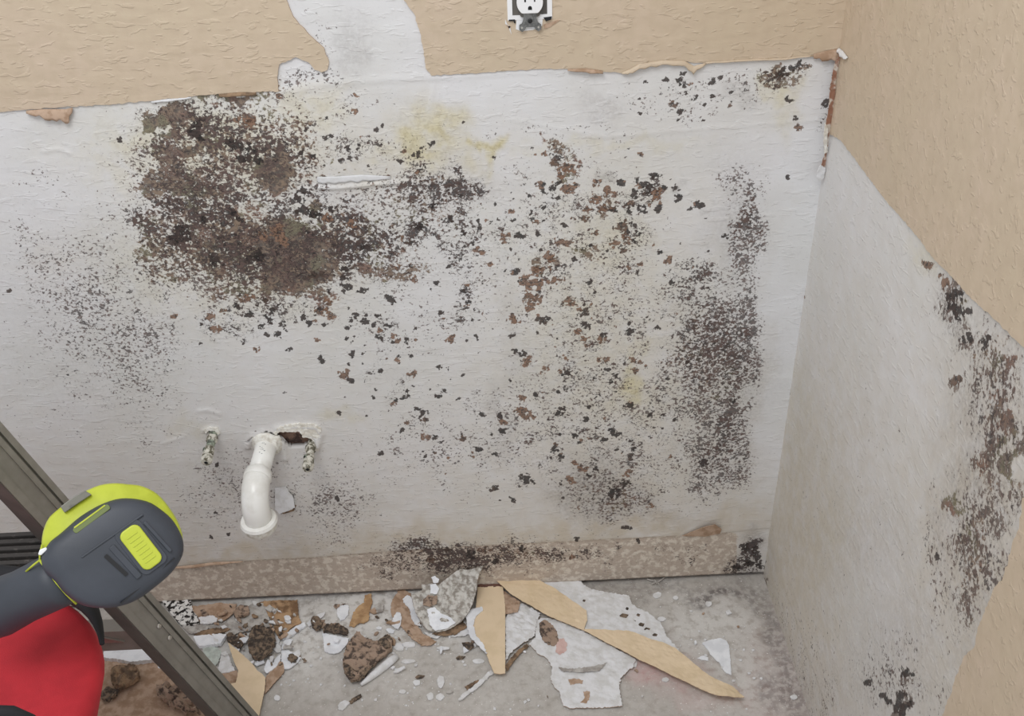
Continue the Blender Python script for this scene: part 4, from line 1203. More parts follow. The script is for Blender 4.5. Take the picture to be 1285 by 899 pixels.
# neck going down into the bag
na = tl(*crop((390, 690)), -0.030); nb = tl(*crop((200, 790)), -0.055); nc = tl(*crop((60, 860)), -0.070); nd = tl(*crop((0, 893)), -0.078)
neck = from_bm('neck', tube_bm([na + (na - nb) * 0.35, na, nb, nc, nd], [.027, .0310, .0300, .033, .031], 32, aspect=0.95), 'tool_grey', tool, smooth=True)


def strip(name, pts, w, m, parent, lift):
    bm = tube_bm([tl(*crop(p), h) for p, h in zip(pts, lift)], w, 8)
    return from_bm(name, bm, m, parent, smooth=True)


strip('trim_line', [(292, 562), (340, 620), (400, 700), (460, 770), (518, 830)], .0014, 'lime', neck, [.000, .002, .002, -.002, -.008])
strip('trim_line', [(215, 632), (255, 595), (294, 562), (292, 530), (300, 470)], .0012, 'lime', neck, [-.022, -.012, -.002, .000, -.002])
# bag: soft cylinder standing on the floor
bag = empty('tool_bag', (-1.22, -0.62, 0), 'red fabric tool bag with black rim standing in the left foreground', 'bag')
BL = -1.44


def bag_ring(z, xr, yb, yf=-0.86, n=72, p=2.5, k=1.0):
    """superellipse between x BL..xr and y yf..yb, k shrinks it about its centre"""
    cx, cy, rx, ry = (xr + BL) / 2, (yb + yf) / 2, (xr - BL) / 2 * k, (yb - yf) / 2 * k
    pts = []
    for i in range(n):
        t = 2 * math.pi * i / n
        c, s_ = math.cos(t), math.sin(t)
        x = rx * math.copysign(abs(c) ** (2 / p), c); y = ry * math.copysign(abs(s_) ** (2 / p), s_)
        w = 1 + .03 * mnoise.noise(Vector((x * 9, y * 9, z * 7)))
        pts.append(Vector((cx + x * w, cy + y * w, z)))
    return pts


bm = bmesh.new(); rings = []
prof = [(0.0, -1.13, -.50, 1), (.01, -1.115, -.49, 1), (.10, -1.10, -.48, 1), (.20, -1.075, -.465, 1), (.30, -1.035, -.450, 1), (.38, -1.000, -.436, 1), (.44, -.975, -.425, 1), (.48, -.960, -.418, 1),
        (.492, -.960, -.418, .985), (.496, -.960, -.418, .95), (.497, -.96, -.418, .86), (.496, -.96, -.418, .70), (.495, -.96, -.418, .5), (.494, -.96, -.418, .25)]
for z, xr, yb, k in prof: rings.append([bm.verts.new(p) for p in bag_ring(z, xr, yb, k=k)])
for a, b in zip(rings[:-1], rings[1:]):
    for i in range(72): bm.faces.new([a[i], a[(i + 1) % 72], b[(i + 1) % 72], b[i]])
bm.faces.new(list(reversed(rings[0]))); bm.faces.new(rings[-1])
bag_body = from_bm('bag_body', bm, 'red', bag, smooth=True)
rp = [p for p in bag_ring(.508, -.957, -.415) if p.y > -.555 and p.x > -1.42]
rp.sort(key=lambda p: math.atan2(p.y + .64, p.x + 1.2))
nr = len(rp)
bm = tube_bm(rp, [max(.003, .0125 * min(1, (i + 1) / (nr * .22))) for i in range(nr)], 12)
from_bm('black_rim', bm, 'black_cloth', bag, smooth=True)
sp_ = [rings_z for rings_z in [bag_ring(z, xr, yb)[8] for z, xr, yb in ((.47, -.962, -.419), (.42, -.983, -.427), (.36, -1.008, -.438), (.30, -1.034, -.449))]]
from_bm('seam', tube_bm(sp_, .0022, 8), 'seam', bag, smooth=True)
hb = [Vector(at(x, y, d)) for x, y, d in ((-95, 905, 1.07), (-60, 897, 1.05), (-20, 893, 1.045), (15, 894, 1.05), (38, 904, 1.07), (48, 925, 1.09))]
from_bm('carry_handle', tube_bm(hb, .0065, 12), 'black_cloth', bag, smooth=True)

# ------------------------------------------------------------------ debris on the floor
def chip(name, px, m, label=None, cat=None, h=0.001, thick=0.0012, cell=0.006, curl=0.0, tilt=(0, 0), amp=0.0013, step=0.0024, bump=0.0, seed=0, parent=None, group=None, sm=True, edge_m=None, z0=None):
    """a broken piece lying on the floor, outline traced where it lies; curl lifts its rim, tilt leans it"""
    r = random.Random(seed * 7 + len(px))
    hm = h + thick
    o_ = [tuple(flo(x, y, hm)[:2]) for x, y in px]
    cx = sum(p[0] for p in o_) / len(o_); cy = sum(p[1] for p in o_) / len(o_)
    R_ = max(math.hypot(p[0] - cx, p[1] - cy) for p in o_) + 1e-6
    o_ = jag(o_, amp, step, r)

    def hf(a, b):
        d = math.hypot(a - cx, b - cy) / R_
        v_ = curl * d * d * (0.6 + 0.8 * mnoise.noise(Vector((a * 25, b * 25, seed)))) + tilt[0] * (a - cx) + tilt[1] * (b - cy)
        v_ += bump * (0.5 + mnoise.noise(Vector((a * 90, b * 90, seed + 3)))) + bump * 0.5 * (0.5 + mnoise.noise(Vector((a * 220, b * 220, seed + 9))))
        return h + max(0.0, v_)
    return slab(name, o_, fplane, thick, m, parent, cell, hf, smooth=False, edge_m=edge_m, label=label, cat=cat, group=group)


# --- right-hand group
t1 = empty('wall_paper_strip', flo(770, 790), 'long tan painted strip with torn white backing lying across the floor', 'debris')
chip('torn_backing', [(671, 722), (690, 721), (708, 722), (725, 728), (738, 738), (747, 741), (769, 745), (789, 748), (794, 760), (814, 770), (829, 782), (837, 800), (853, 818), (820, 806), (789, 796), (740, 795), (700, 760)], 'white',
     h=.008, thick=.0016, bump=.0012, amp=.0018, seed=1, parent=t1)
chip('painted_strip', [(621, 731), (632, 722), (640, 718), (656, 724), (671, 727), (698, 741), (736, 767), (737, 779), (733, 790), (760, 791), (789, 792), (803, 797), (814, 802), (832, 807), (847, 814), (862, 827), (874, 837), (889, 849), (905, 857), (919, 863), (934, 876),
                       (921, 878), (899, 875), (880, 868), (864, 859), (843, 849), (824, 839), (801, 828), (779, 816), (757, 805), (735, 793), (722, 788), (710, 783), (693, 776), (677, 768), (640, 748)], 'tan_chip',
     h=.012, thick=.0012, curl=.010, bump=.0012, amp=.0004, seed=2, parent=t1, edge_m='kraft')
rb = [(633, 719), (642, 715), (652, 719), (662, 717), (676, 716)]
t1p = [np.array(flo(x, y, .022)) for x, y in rb]
rows = [[p + np.array((0, -.022 * k / 4, -.012 * (k / 4) ** 2 + .006 * math.sin(k / 4 * 3.14))) for k in range(5)] for p in t1p]
me_ = grid_mesh('curled_end', np.array(rows)); ob = new_obj('curled_end', me_, 'kraft', t1); ob.matrix_parent_inverse = parent_world(t1).inverted()
s_ = ob.modifiers.new('thickness', 'SOLIDIFY'); s_.thickness = .0012

for i, (x, y, rx, ry) in enumerate([(783, 773, 6, 3), (787, 764, 2, 2), (801, 772, 2.5, 2), (805, 784, 4, 2.5), (812, 790, 4, 2.5), (822, 797, 3.5, 2), (733, 754, 2, 1.5), (796, 780, 2, 1.5)]):
    chip('mould_spot', [(x - rx, y), (x - rx * .3, y - ry), (x + rx, y - ry * .4), (x + rx * .5, y + ry), (x - rx * .6, y + ry * .7)], 'mould_dark', h=.0095, thick=.0012, amp=.0003, seed=200 + i, parent=t1)
t2 = empty('wall_paper_piece', flo(618, 790), 'upright tan painted wedge of wall paper with curled white edge beside the grey plaster chunk', 'debris')
chip('painted_face', [(599.5, 738), (615, 737), (631, 738), (633, 752), (634, 765), (634, 846), (627, 847), (620, 846), (614, 832), (609, 817), (603, 808), (597, 800), (592, 790), (592, 776), (597, 765)], 'tan_chip', h=.010, thick=.0014, curl=.004, amp=.0004, seed=3, parent=t2, edge_m='kraft')
chip('curled_edge', [(585, 769), (592, 765), (605, 762), (606, 766), (597, 774), (594, 784), (597, 798), (606, 808), (611, 822), (600, 810), (590, 800), (586, 786)], 'white_clean', h=.012, thick=.002, curl=.004, seed=4, parent=t2)

t3 = empty('plaster_sheet', flo(735, 830), 'large ragged white sheet under the long tan strip with square lower edge', 'debris')
chip('skim_sheet', [(672, 782), (680, 777), (690, 777), (715, 786), (740, 797), (779, 819), (798, 828), (794, 839), (786, 845), (779, 852), (777, 862), (778, 869), (781, 888), (750, 889), (720, 890), (713, 889), (707, 887), (704, 878), (702, 869), (695, 862), (691, 854), (693, 839),
                    (687, 828), (682, 824), (675, 822), (670, 816), (664, 809), (672, 800)], 'white', h=.002, thick=.0016, bump=.0012, amp=.0016, curl=.003, seed=5, parent=t3, edge_m='kraft')
t3['label'] = 'large ragged white sheet under the long tan strip, brown patches showing through'
chip('bare_brown_patch', [(677, 782), (684, 778), (694, 785), (699, 794), (701, 804), (696, 811), (687, 809), (680, 802), (677, 792)], 'mould_brown', h=.0055, thick=.001, seed=6, parent=t3)
chip('pink_stained_patch', [(700, 803), (707, 801), (712, 808), (711, 816), (703, 822), (697, 818), (698, 810)], plain('pinkish_stain', (216, 186, 178), (204, 168, 160), 60), h=.0052, thick=.0008, seed=7, parent=t3)
chip('torn_ridge', [(701, 838), (715, 841), (735, 839), (758, 835), (762, 832), (752, 843), (730, 845), (704, 843)], 'grey_plaster', h=.0045, thick=.0012, bump=.003, seed=8, parent=t3)
chip('bare_brown_patch', [(713, 853), (722, 852), (732, 854), (731, 858), (722, 858), (716, 860)], 'kraft', h=.005, thick=.0008, seed=9, parent=t3)
chip('bare_brown_patch', [(732, 868), (740, 868), (740, 875), (736, 883), (728, 882), (733, 877)], 'kraft', h=.005, thick=.0008, seed=10, parent=t3)

chip('plaster_sheet', [(634, 778), (640, 768), (650, 758), (658, 759), (668, 765), (678, 771), (674, 781), (672, 792), (671, 799), (661, 806), (654, 810), (647, 815), (640, 822), (635, 830)], 'white',
     'pale white torn piece between the tan wedge and the large ragged sheet', 'debris', h=.003, thick=.0016, bump=.003, seed=11, edge_m='kraft_dark')
chip('paper_curl', [(634, 836), (641, 826), (650, 817), (661, 809), (664, 812), (654, 820), (645, 830), (636, 844)], 'kraft_dark', 'narrow brown curled paper lip below the pale white torn piece', 'debris', h=.003, thick=.0012, bump=.002, seed=12)
chip('paper_scrap', [(632, 743), (640, 748), (653, 757), (650, 769), (640, 771), (633, 772)], 'kraft', 'small brown paper scrap wedged between the tan wedge and long tan strip', 'debris', h=.007, thick=.0014, bump=.003, seed=13)
chip('paper_scrap', [(598, 730), (606, 728), (620, 729), (632, 733), (628, 738), (600, 738)], plain('dark_red_brown_paper', (118, 84, 72), (96, 68, 60), 60), 'dark reddish brown scrap above the tan wedge beside the plaster chunk', 'debris', h=.010, thick=.0014, bump=.003, seed=14)

# grey plaster chunk leaning on the wall
t6 = empty('plaster_chunk', flo(560, 780), 'big crumbly grey plaster chunk leaning against the bottom of the back wall', 'debris')
ch_px = [(606, 710), (602, 719), (599, 730), (598, 741), (595, 752), (591, 762), (586, 771), (581, 778), (572, 785), (563, 790), (552, 793), (542, 793), (535, 789), (530, 783), (525, 775), (521, 767), (518, 756), (516, 747), (523, 744), (530, 740), (529, 734), (540, 733), (551, 734), (557, 729), (563, 725), (570, 719), (577, 714), (585, 715), (593, 714)]
# leaning plane: through the near lower edge on the floor and the wall at the top
A = Vector(flo(545, 795, .004)); n_l = Vector((0.08, -0.50, 0.86)).normalized()


def leanp(x, y, off=0.0):
    d = Vector(ray(x, y)); c_ = Vector(CP)
    return c_ + d * (((A + n_l * off - c_).dot(n_l)) / d.dot(n_l))


lu = Vector((1, 0, 0)); lu = (lu - n_l * lu.dot(n_l)).normalized(); lv = n_l.cross(lu)


def lean_slab(name, px, m, off, thick, bump, seed, parent, amp=.001, cell=.004):
    r = random.Random(seed)
    o_ = [((leanp(x, y, off + thick) - A).dot(lu), (leanp(x, y, off + thick) - A).dot(lv)) for x, y in px]
    o_ = jag(o_, amp, .003, r)

    def hf(a, b): return off + bump * mnoise.noise(Vector((a * 70, b * 70, seed))) + bump * .6 * mnoise.noise(Vector((a * 190, b * 190, seed + 5)))
    return slab(name, o_, lambda a, b, h: A + lu * a + lv * b + n_l * h, thick, m, parent, cell, hf)


lean_slab('gypsum_core', ch_px, 'gypsum', 0.0, .008, .0045, 1, t6)
lean_slab('white_face_patch', [(536, 765), (545, 762), (553, 770), (565, 775), (572, 782), (562, 789), (546, 792), (539, 784)], 'white_clean', .0085, .0015, .001, 3, t6)
lean_slab('white_face_patch', [(540, 734), (547, 733), (551, 739), (548, 746), (540, 745)], 'white_clean', .0105, .0014, .0008, 4, t6)
lean_slab('brown_hollow', [(531, 752), (538, 747), (549, 748), (548, 758), (540, 762), (531, 760)], 'mould_brown', .0100, .0012, .0015, 5, t6)
lean_slab('white_crumb', [(541, 725), (546, 723), (551, 727), (550, 731), (544, 732)], 'white_clean', .0100, .003, .0008, 6, t6)

chip('paper_scrap', [(500, 742), (508, 741), (516, 746), (514, 756), (514, 767), (519, 776), (522, 784), (532, 797), (541, 801), (548, 806), (540, 811), (530, 811), (522, 806), (516, 802), (511, 795), (505, 789), (499, 782), (492, 775), (490, 766), (491, 757), (496, 748)], 'kraft',
     'curved brown paper scrap to the left of the grey plaster chunk', 'debris', h=.002, thick=.0014, bump=.002, seed=20)
chip('plaster_chip', [(505, 752), (511, 747), (516, 750), (521, 764), (526, 776), (528, 786), (520, 783), (516, 776), (514, 764), (508, 758)], 'white_clean', 'white sliver between brown scrap and grey plaster chunk', 'debris', h=.006, thick=.002, seed=21)
chip('plaster_chip', [(497, 769), (502, 769), (504, 774), (503, 783), (500, 790), (495, 788), (491, 784), (493, 776)], 'white_clean', 'small white rounded chip lying on the curved brown scrap', 'debris', h=.006, thick=.0016, seed=22)
chip('plaster_chip', [(532, 794), (540, 796), (552, 793), (570, 789), (583, 780), (590, 795), (583, 799), (570, 800), (556, 797), (548, 802), (538, 801)], 'white', 'white broken edge below the grey plaster chunk', 'debris', h=.001, thick=.0018, bump=.002, seed=23)
chip('paper_scrap', [(542, 797), (552, 792), (566, 789), (580, 778), (586, 788), (572, 797), (556, 799)], 'kraft_dark', 'damp brown paper showing under the grey plaster chunk', 'debris', h=.004, thick=.0014, bump=.002, seed=24)

t10 = empty('mouldy_lump', flo(462, 828), 'mouldy brown lump of paper and plaster near the rolled white scrap', 'debris')
chip('brown_core', [(448, 797), (456, 801), (463, 804), (475, 807), (487, 799), (492, 802), (492, 815), (486, 822), (481, 827), (472, 834), (465, 841), (458, 849), (449, 856), (440, 856), (434, 848), (431, 839), (431, 830), (432, 822), (437, 811), (442, 803)], 'mould_brown',
     h=.001, thick=.006, bump=.007, curl=.004, seed=30, parent=t10)
chip('dark_fold', [(474, 806), (482, 800), (487, 798), (491, 803), (490, 812), (483, 814), (477, 811)], 'mould_dark', h=.010, thick=.003, bump=.004, seed=31, parent=t10)
chip('black_mould_patch', [(431, 832), (440, 838), (452, 846), (462, 838), (466, 840), (458, 849), (449, 856), (440, 856), (433, 847)], 'mould_dark', h=.0085, thick=.002, bump=.004, seed=32, parent=t10)
# rolled scrap
ra, rb_ = Vector(flo(498, 824, .007)), Vector(flo(453, 860, .005))
bm = tube_bm([ra + (rb_ - ra) * t for t in (0, .2, .45, .7, .9, 1)], [.006, .0072, .0068, .0058, .0042, .0025], 14)
for v in bm.verts: v.co += Vector((0, 0, 1)) * mnoise.noise(v.co * 80) * .002
from_bm('rolled_scrap', bm, 'white', None, True, label='white rolled up scrap lying against the mouldy brown lump', cat='debris')

chip('plaster_chip', [(404, 794), (412, 796), (425, 799), (438, 802), (436, 808), (432, 813), (427, 818), (419, 821), (412, 820), (407, 817), (406, 805)], 'white_clean', 'smooth white fan-shaped chip to the left of the mouldy brown lump', 'debris', h=.002, thick=.002, curl=.003, seed=33)
chip('mouldy_crumb', [(405, 789), (412, 785), (420, 783), (430, 787), (437, 791), (436, 798), (427, 797), (415, 794), (406, 795)], 'mould_dark', 'dark mouldy clump above the fan-shaped white chip', 'debris', h=.001, thick=.004, bump=.005, seed=34)
chip('paper_scrap', [(458, 748), (466, 746), (467, 757), (464, 768), (463, 778), (457, 783), (451, 783), (445, 787), (438, 787), (441, 778), (443, 770), (450, 762), (457, 757)], plain('ochre_paper', (190, 156, 116), (164, 130, 94), 60), 'ochre brown paper scrap hanging down from the wall gap', 'debris', h=.002, thick=.0015, bump=.002, seed=35)
chip('plaster_chip', [(424, 762), (431, 758), (438, 761), (437, 770), (433, 777), (427, 779), (423, 771)], 'white_clean', 'rounded white chip to the left of the ochre scrap', 'debris', h=.001, thick=.002, seed=36)
chip('plaster_chip', [(470, 760), (476, 757), (482, 760), (480, 768), (473, 770)], 'grey_plaster', 'grey folded bit to the right of the ochre scrap', 'debris', h=.001, thick=.003, bump=.002, seed=37)
# dark stick with white chip
chip('plaster_chip', [(424, 886), (428, 881), (434, 879), (439, 882), (434, 888), (430, 892), (425, 891)], 'white', 'white chip at the end of the dark splinter', 'debris', h=.001, thick=.002, seed=38)
chip('splinter', [(438, 880), (445, 875), (453, 871), (454, 874), (447, 879), (440, 883)], 'mould_dark', 'short dark splinter near the bottom of the floor', 'debris', h=.001, thick=.0025, seed=39)
# thin white stick
chip('splinter', [(575, 878), (580, 873), (592, 864), (601, 856), (609, 848), (616, 842), (620, 845), (612, 851), (604, 860), (594, 868), (582, 877), (576, 880)], 'white', 'long thin white splinter pointing at the foot of the tan wedge', 'debris', h=.001, thick=.0025, seed=40, bump=.002)
chip('splinter', [(583, 862), (590, 858), (600, 853), (601, 856), (592, 862), (586, 866)], 'kraft_dark', 'brown scrap beside the long thin white splinter', 'debris', h=.001, thick=.0015, seed=41)

chip('plaster_chip', [(881, 807), (892, 803), (904, 801), (911, 804), (915, 810), (916, 822), (917, 835), (918, 847), (912, 845), (907, 840), (903, 832), (897, 827), (892, 822), (887, 814)], 'white_clean', 'clean white wedge-shaped chip alone on the floor near the corner', 'debris', h=.001, thick=.0015, seed=42, amp=.0006)
chip('plaster_chip', [(875, 826), (882, 823), (889, 826), (889, 829), (880, 828)], 'white_clean', 'small white sliver to the left of the wedge-shaped white chip', 'debris', h=.001, thick=.0015, seed=43)
# twig-like scrap by the wall
bm = bmesh.new()
for a, b in (((812, 727), (825, 731)), ((825, 731), (840, 721)), ((824, 733), (822, 728)), ((825, 731), (831, 740)), ((818, 733), (826, 730))):
    tube_bm([flo(*a, .006), flo(*b, .004)], [.0011, .0008], 6, bm)
from_bm('paper_shreds', bm, 'grey_plaster', None, label='spiky twig-like paper shreds in front of the gap under the back wall', cat='debris')

# --- left-hand heap
chip('mouldy_plaster', [(200, 750), (204, 745), (212, 747), (223, 745), (228, 748), (236, 750), (240, 757), (242, 768), (248, 775), (250, 783), (243, 786), (236, 785), (228, 786), (222, 780), (217, 773), (212, 767), (207, 760)], 'mould_white', 'white plaster piece covered in black mould beside the ladder rail', 'debris', h=.002, thick=.005, bump=.004, curl=.006, seed=50)
chip('paper_scrap', [(241, 762), (256, 760), (272, 758), (285, 758), (297, 759), (296, 765), (292, 772), (285, 777), (277, 780), (264, 783), (252, 782), (246, 778), (243, 771)], 'kraft', 'flat brown paper scrap at left below the glue-stained strip', 'debris', h=.003, thick=.0015, bump=.002, seed=51)
chip('plaster_chip', [(249, 775), (258, 773), (268, 773), (273, 776), (272, 780), (262, 783), (252, 783)], 'white', 'short white strip lying on the flat brown scrap', 'debris', h=.008, thick=.002, seed=52)
chip('plaster_sheet', [(228, 786), (240, 786), (256, 784), (275, 785), (288, 780), (300, 770), (306, 764), (318, 759), (333, 759), (336, 772), (341, 784), (344, 796), (336, 806), (325, 800), (318, 792), (300, 795), (288, 803), (280, 792), (262, 790), (244, 797), (236, 795)], 'grey_plaster',
     'pale grey plaster sheet in the middle of the heap at left', 'debris', h=.002, thick=.0016, bump=.003, seed=53)
chip('paper_scrap', [(243, 797), (252, 792), (266, 789), (280, 787), (289, 789), (284, 793), (270, 796), (252, 800), (244, 801)], 'kraft_dark', 'dark brown torn edge above the white plaster bar', 'debris', h=.006, thick=.0014, seed=54)
chip('plaster_bar', [(243, 799), (258, 797), (278, 796), (285, 797), (280, 802), (277, 808), (262, 810), (249, 811), (245, 805)], 'white_clean', 'white plaster bar beside the ladder rail', 'debris', h=.003, thick=.008, bump=.001, seed=55)
chip('rubble_lump', [(296, 764), (303, 761), (312, 763), (313, 770), (306, 776), (298, 776), (294, 771)], 'mould_brown', 'grey brown rubble lump behind the pale grey plaster sheet', 'debris', h=.005, thick=.005, bump=.006, seed=56)
chip('paper_scrap', [(326, 756), (340, 755), (358, 754), (373, 753), (374, 763), (375, 773), (378, 782), (371, 786), (365, 789), (359, 796), (353, 802), (349, 799), (345, 793), (343, 784), (339, 776), (334, 768)], plain('mould_veined_paper', (180, 148, 114), (122, 94, 68), 55, 0.85, 0.5, 110), 'brown wall paper piece with dark mould veins below the glue strip', 'debris', h=.003, thick=.0016, bump=.002, seed=57)
chip('plaster_bar', [(382, 781), (384, 785), (380, 788), (372, 793), (364, 799), (355, 803), (352, 801), (360, 794), (370, 787)], 'white_clean', 'white bar along the lower edge of the veined brown piece', 'debris', h=.002, thick=.004, seed=58)
chip('splinter', [(385, 783), (390, 777), (399, 771), (408, 768), (405, 774), (396, 780), (388, 786)], 'white', 'pale splinter to the right of the veined brown piece', 'debris', h=.003, thick=.002, seed=59)
chip('mouldy_lump', [(390, 780), (394, 775), (400, 776), (405, 783), (402, 791), (396, 792), (392, 788)], 'mould_dark', 'small brown black mould lump below the pale splinter', 'debris', h=.002, thick=.006, bump=.005, seed=60)
chip('mouldy_lump', [(312, 803), (316, 792), (322, 788), (328, 786), (334, 790), (343, 795), (346, 803), (344, 812), (339, 820), (332, 827), (324, 829), (317, 826), (312, 815)], 'mould_dark', 'grey black mouldy lump in the middle of the left heap', 'debris', h=.004, thick=.008, bump=.008, seed=61)
chip('mouldy_lump', [(284, 798), (292, 796), (300, 803), (306, 810), (302, 815), (294, 811), (286, 806)], 'mould_dark', 'flat dark mouldy bit to the left of the mouldy lump', 'debris', h=.006, thick=.003, bump=.005, seed=62)
chip('plaster_chip', [(300, 802), (306, 799), (312, 801), (309, 806), (303, 808)], 'white_clean', 'white chip touching the left side of the grey black mouldy lump', 'debris', h=.009, thick=.002, seed=63)
chip('painted_wedge', [(286, 806), (291, 811), (296, 815), (303, 821), (310, 827), (317, 834), (323, 842), (329, 846), (333, 851), (333, 858), (332, 866), (329, 882), (325, 900), (318, 915), (303, 905), (289, 878), (280, 862), (288, 859), (296, 857), (298, 848), (299, 842), (296, 836), (292, 826)], 'tan_chip',
     'tan painted wedge of wall paper pointing down beside the ladder rail', 'debris', h=.009, thick=.0014, curl=.004, amp=.0004, seed=64, edge_m='kraft')
chip('plaster_chip', [(274, 842), (276, 832), (278, 820), (284, 818), (288, 826), (292, 837), (295, 842), (286, 845), (278, 846)], 'white', 'white torn patch between the ladder rail and the tan wedge', 'debris', h=.004, thick=.002, bump=.002, seed=65)
chip('paper_scrap', [(276, 847), (288, 845), (298, 842), (299, 852), (294, 859), (286, 860), (280, 856)], 'kraft', 'brown scrap under the tan wedge beside the ladder rail', 'debris', h=.003, thick=.0015, bump=.002, seed=66)
chip('plaster_sheet', [(254, 816), (262, 811), (272, 813), (278, 818), (275, 830), (270, 838), (262, 830)], plain('greenish_plaster', (196, 204, 196), (170, 176, 168), 70), 'pale greenish plaster flake beside the ladder rail', 'debris', h=.003, thick=.0015, bump=.002, seed=67)
chip('plaster_chip', [(334, 833), (336, 828), (343, 832), (348, 824), (352, 821), (352, 829), (347, 836), (340, 842), (334, 845), (331, 840)], 'white_clean', 'white chip below the grey black mouldy lump', 'debris', h=.005, thick=.002, seed=68)
chip('paper_scrap', [(346, 834), (352, 830), (356, 834), (357, 839), (356, 845), (350, 852), (344, 858), (338, 865), (332, 872), (333, 861), (334, 849)], 'kraft', 'brown paper strip along the right side of the tan wedge', 'debris', h=.003, thick=.0018, bump=.001, seed=69, edge_m='kraft_dark')
t37 = chip('plaster_chip', [(354, 817), (360, 816), (367, 820), (373, 824), (378, 827), (374, 832), (367, 837), (362, 840), (357, 840), (354, 832), (353, 824)], 'white_clean', 'white chip with a brown mouldy centre to the right of the left heap', 'debris', h=.003, thick=.002, curl=.004, seed=70)
chip('brown_centre', [(362, 822), (368, 821), (374, 826), (371, 832), (365, 832), (361, 828)], 'mould_dark', h=.0065, thick=.002, bump=.002, seed=71, parent=t37)
chip('plaster_chip', [(354, 811), (357, 804), (363, 802), (368, 803), (364, 809), (358, 815), (354, 815)], 'white_clean', 'white chip above the brown-centred chip', 'debris', h=.002, thick=.002, seed=72)
chip('plaster_chip', [(343, 815), (347, 808), (352, 811), (353, 819), (347, 819)], 'white', 'tiny white chip beside the grey black mouldy lump', 'debris', h=.002, thick=.002, seed=73)
chip('plaster_chip', [(344, 800), (348, 797), (351, 803), (350, 808), (345, 807)], 'white', 'small white bit at the tip of the veined brown piece', 'debris', h=.002, thick=.002, seed=74)
chip('plaster_chip', [(319, 834), (324, 829), (331, 828), (332, 832), (326, 834), (322, 836)], 'white_clean', 'white fleck under the grey black mouldy lump', 'debris', h=.005, thick=.002, seed=75)
# behind and below the ladder
chip('plaster_slab', [(130, 817), (150, 816), (170, 815), (186, 814), (193, 821), (200, 828), (184, 829), (165, 831), (150, 828), (130, 826)], 'white_clean', 'long white plaster slab behind the ladder rail at lower left', 'debris', h=.002, thick=.010, bump=.001, seed=80, edge_m='white')
chip('mouldy_plaster', [(130, 800), (148, 797), (167, 796), (176, 804), (186, 813), (170, 814), (150, 815), (130, 815)], 'grey_plaster', 'grey speckled plaster strip behind the long white slab', 'debris', h=.003, thick=.008, bump=.004, seed=81)
chip('paper_sheet', [(100, 833), (130, 830), (160, 832), (186, 832), (204, 836), (222, 846), (240, 862), (262, 886), (285, 915), (270, 940), (100, 940)], 'kraft', 'large flat brown paper sheet on the floor behind the ladder', 'debris', h=.001, thick=.0014, bump=.002, cell=.010, seed=82)
chip('crumpled_paper', [(141, 841), (150, 839), (160, 837), (173, 840), (176, 848), (174, 856), (166, 861), (155, 866), (146, 866), (141, 858)], 'kraft_dark', 'crumpled dark brown paper lump on the large brown sheet', 'debris', h=.004, thick=.008, bump=.012, seed=83)
chip('mouldy_lump', [(127, 870), (134, 865), (145, 865), (150, 868), (144, 876), (136, 881), (128, 878)], 'mould_dark', 'dark lump at the edge of the red bag on the brown sheet', 'debris', h=.004, thick=.006, bump=.006, seed=84)
chip('mouldy_lump', [(198, 866), (206, 862), (216, 864), (226, 868), (235, 876), (244, 886), (252, 896), (242, 897), (230, 894), (218, 888), (206, 882), (198, 875)], 'mould_brown', 'long shaggy mouldy lump on the brown sheet beside the ladder rail', 'debris', h=.004, thick=.010, bump=.016, seed=85)
chip('plaster_chip', [(199, 829), (204, 833), (209, 838), (203, 840), (198, 838)], 'white_clean', 'white corner chip at the end of the long white slab', 'debris', h=.002, thick=.003, seed=86)
chip('plaster_chip', [(131, 798), (136, 796), (137, 802), (133, 807)], 'white_clean', 'white chip touching the red bag near the cross brace', 'debris', h=.012, thick=.002, seed=87)

# single chips that can be told apart
for i, (x, y, rx, ry, lab) in enumerate([
    (553, 856, 4.5, 9, 'upright oval white flake on the floor below the plaster chunk'), (540, 874, 5, 5, 'left of the two round white flakes near the bottom'),
    (552, 875, 5.5, 4.5, 'right of the two round white flakes near the bottom'), (523, 857, 5, 4, 'small round white flake left of the upright oval flake'),
    (825, 747, 6, 4, 'white flake on the floor below the twig-like shreds'), (848, 750, 3.5, 2.5, 'tiny white flake right of the flake below the shreds'),
    (830, 777, 6, 3, 'white flake at the tip of the torn white backing'), (889, 758, 5, 3.5, 'white flake on the floor below the dark band near the corner'),
    (348, 876, 4.5, 4, 'white flake on bare floor right of the tan wedge'), (505, 868, 5, 3, 'pale beige flake left of the small round flake'),
    (835, 853, 5, 3, 'white flake on the pink stain'), (797, 833, 2.5, 5, 'thin flake standing beside the ragged sheet'), (478, 832 + 0, 0, 0, ''),
    (501, 812, 7, 6, 'white chip at the end of the mouldy brown lump'), (513, 809, 10, 4, 'pale flake right of the mouldy brown lump'), (512, 830, 9, 3, 'long pale flake below the curved brown scrap'),
    (600, 830, 9, 3, 'pale flat flake left of the tan wedge tip'), (996, 875, 5, 3, 'white flake near the foot of the right wall')]):
    if rx == 0: continue
    r = random.Random(i)
    pts = [(x + rx * math.cos(t) * r.uniform(.75, 1.1), y + ry * math.sin(t) * r.uniform(.75, 1.1)) for t in [2 * math.pi * k / 9 for k in range(9)]]
    chip('plaster_flake', pts, 'white', lab, 'debris', h=.0007, thick=.0018, amp=.0003, seed=100 + i)
for i, (x, y, lab) in enumerate([(578, 825, 'black bit on the floor left of the tan wedge tip'), (527, 849, 'dark bit above the small round flake')]):
    chip('mould_bit', [(x - 6, y + 1), (x - 2, y - 2), (x + 6, y - 1), (x + 3, y + 2), (x - 4, y + 3)], 'mould_dark', lab, 'debris', h=.0007, thick=.0018, amp=.0003, seed=130 + i)

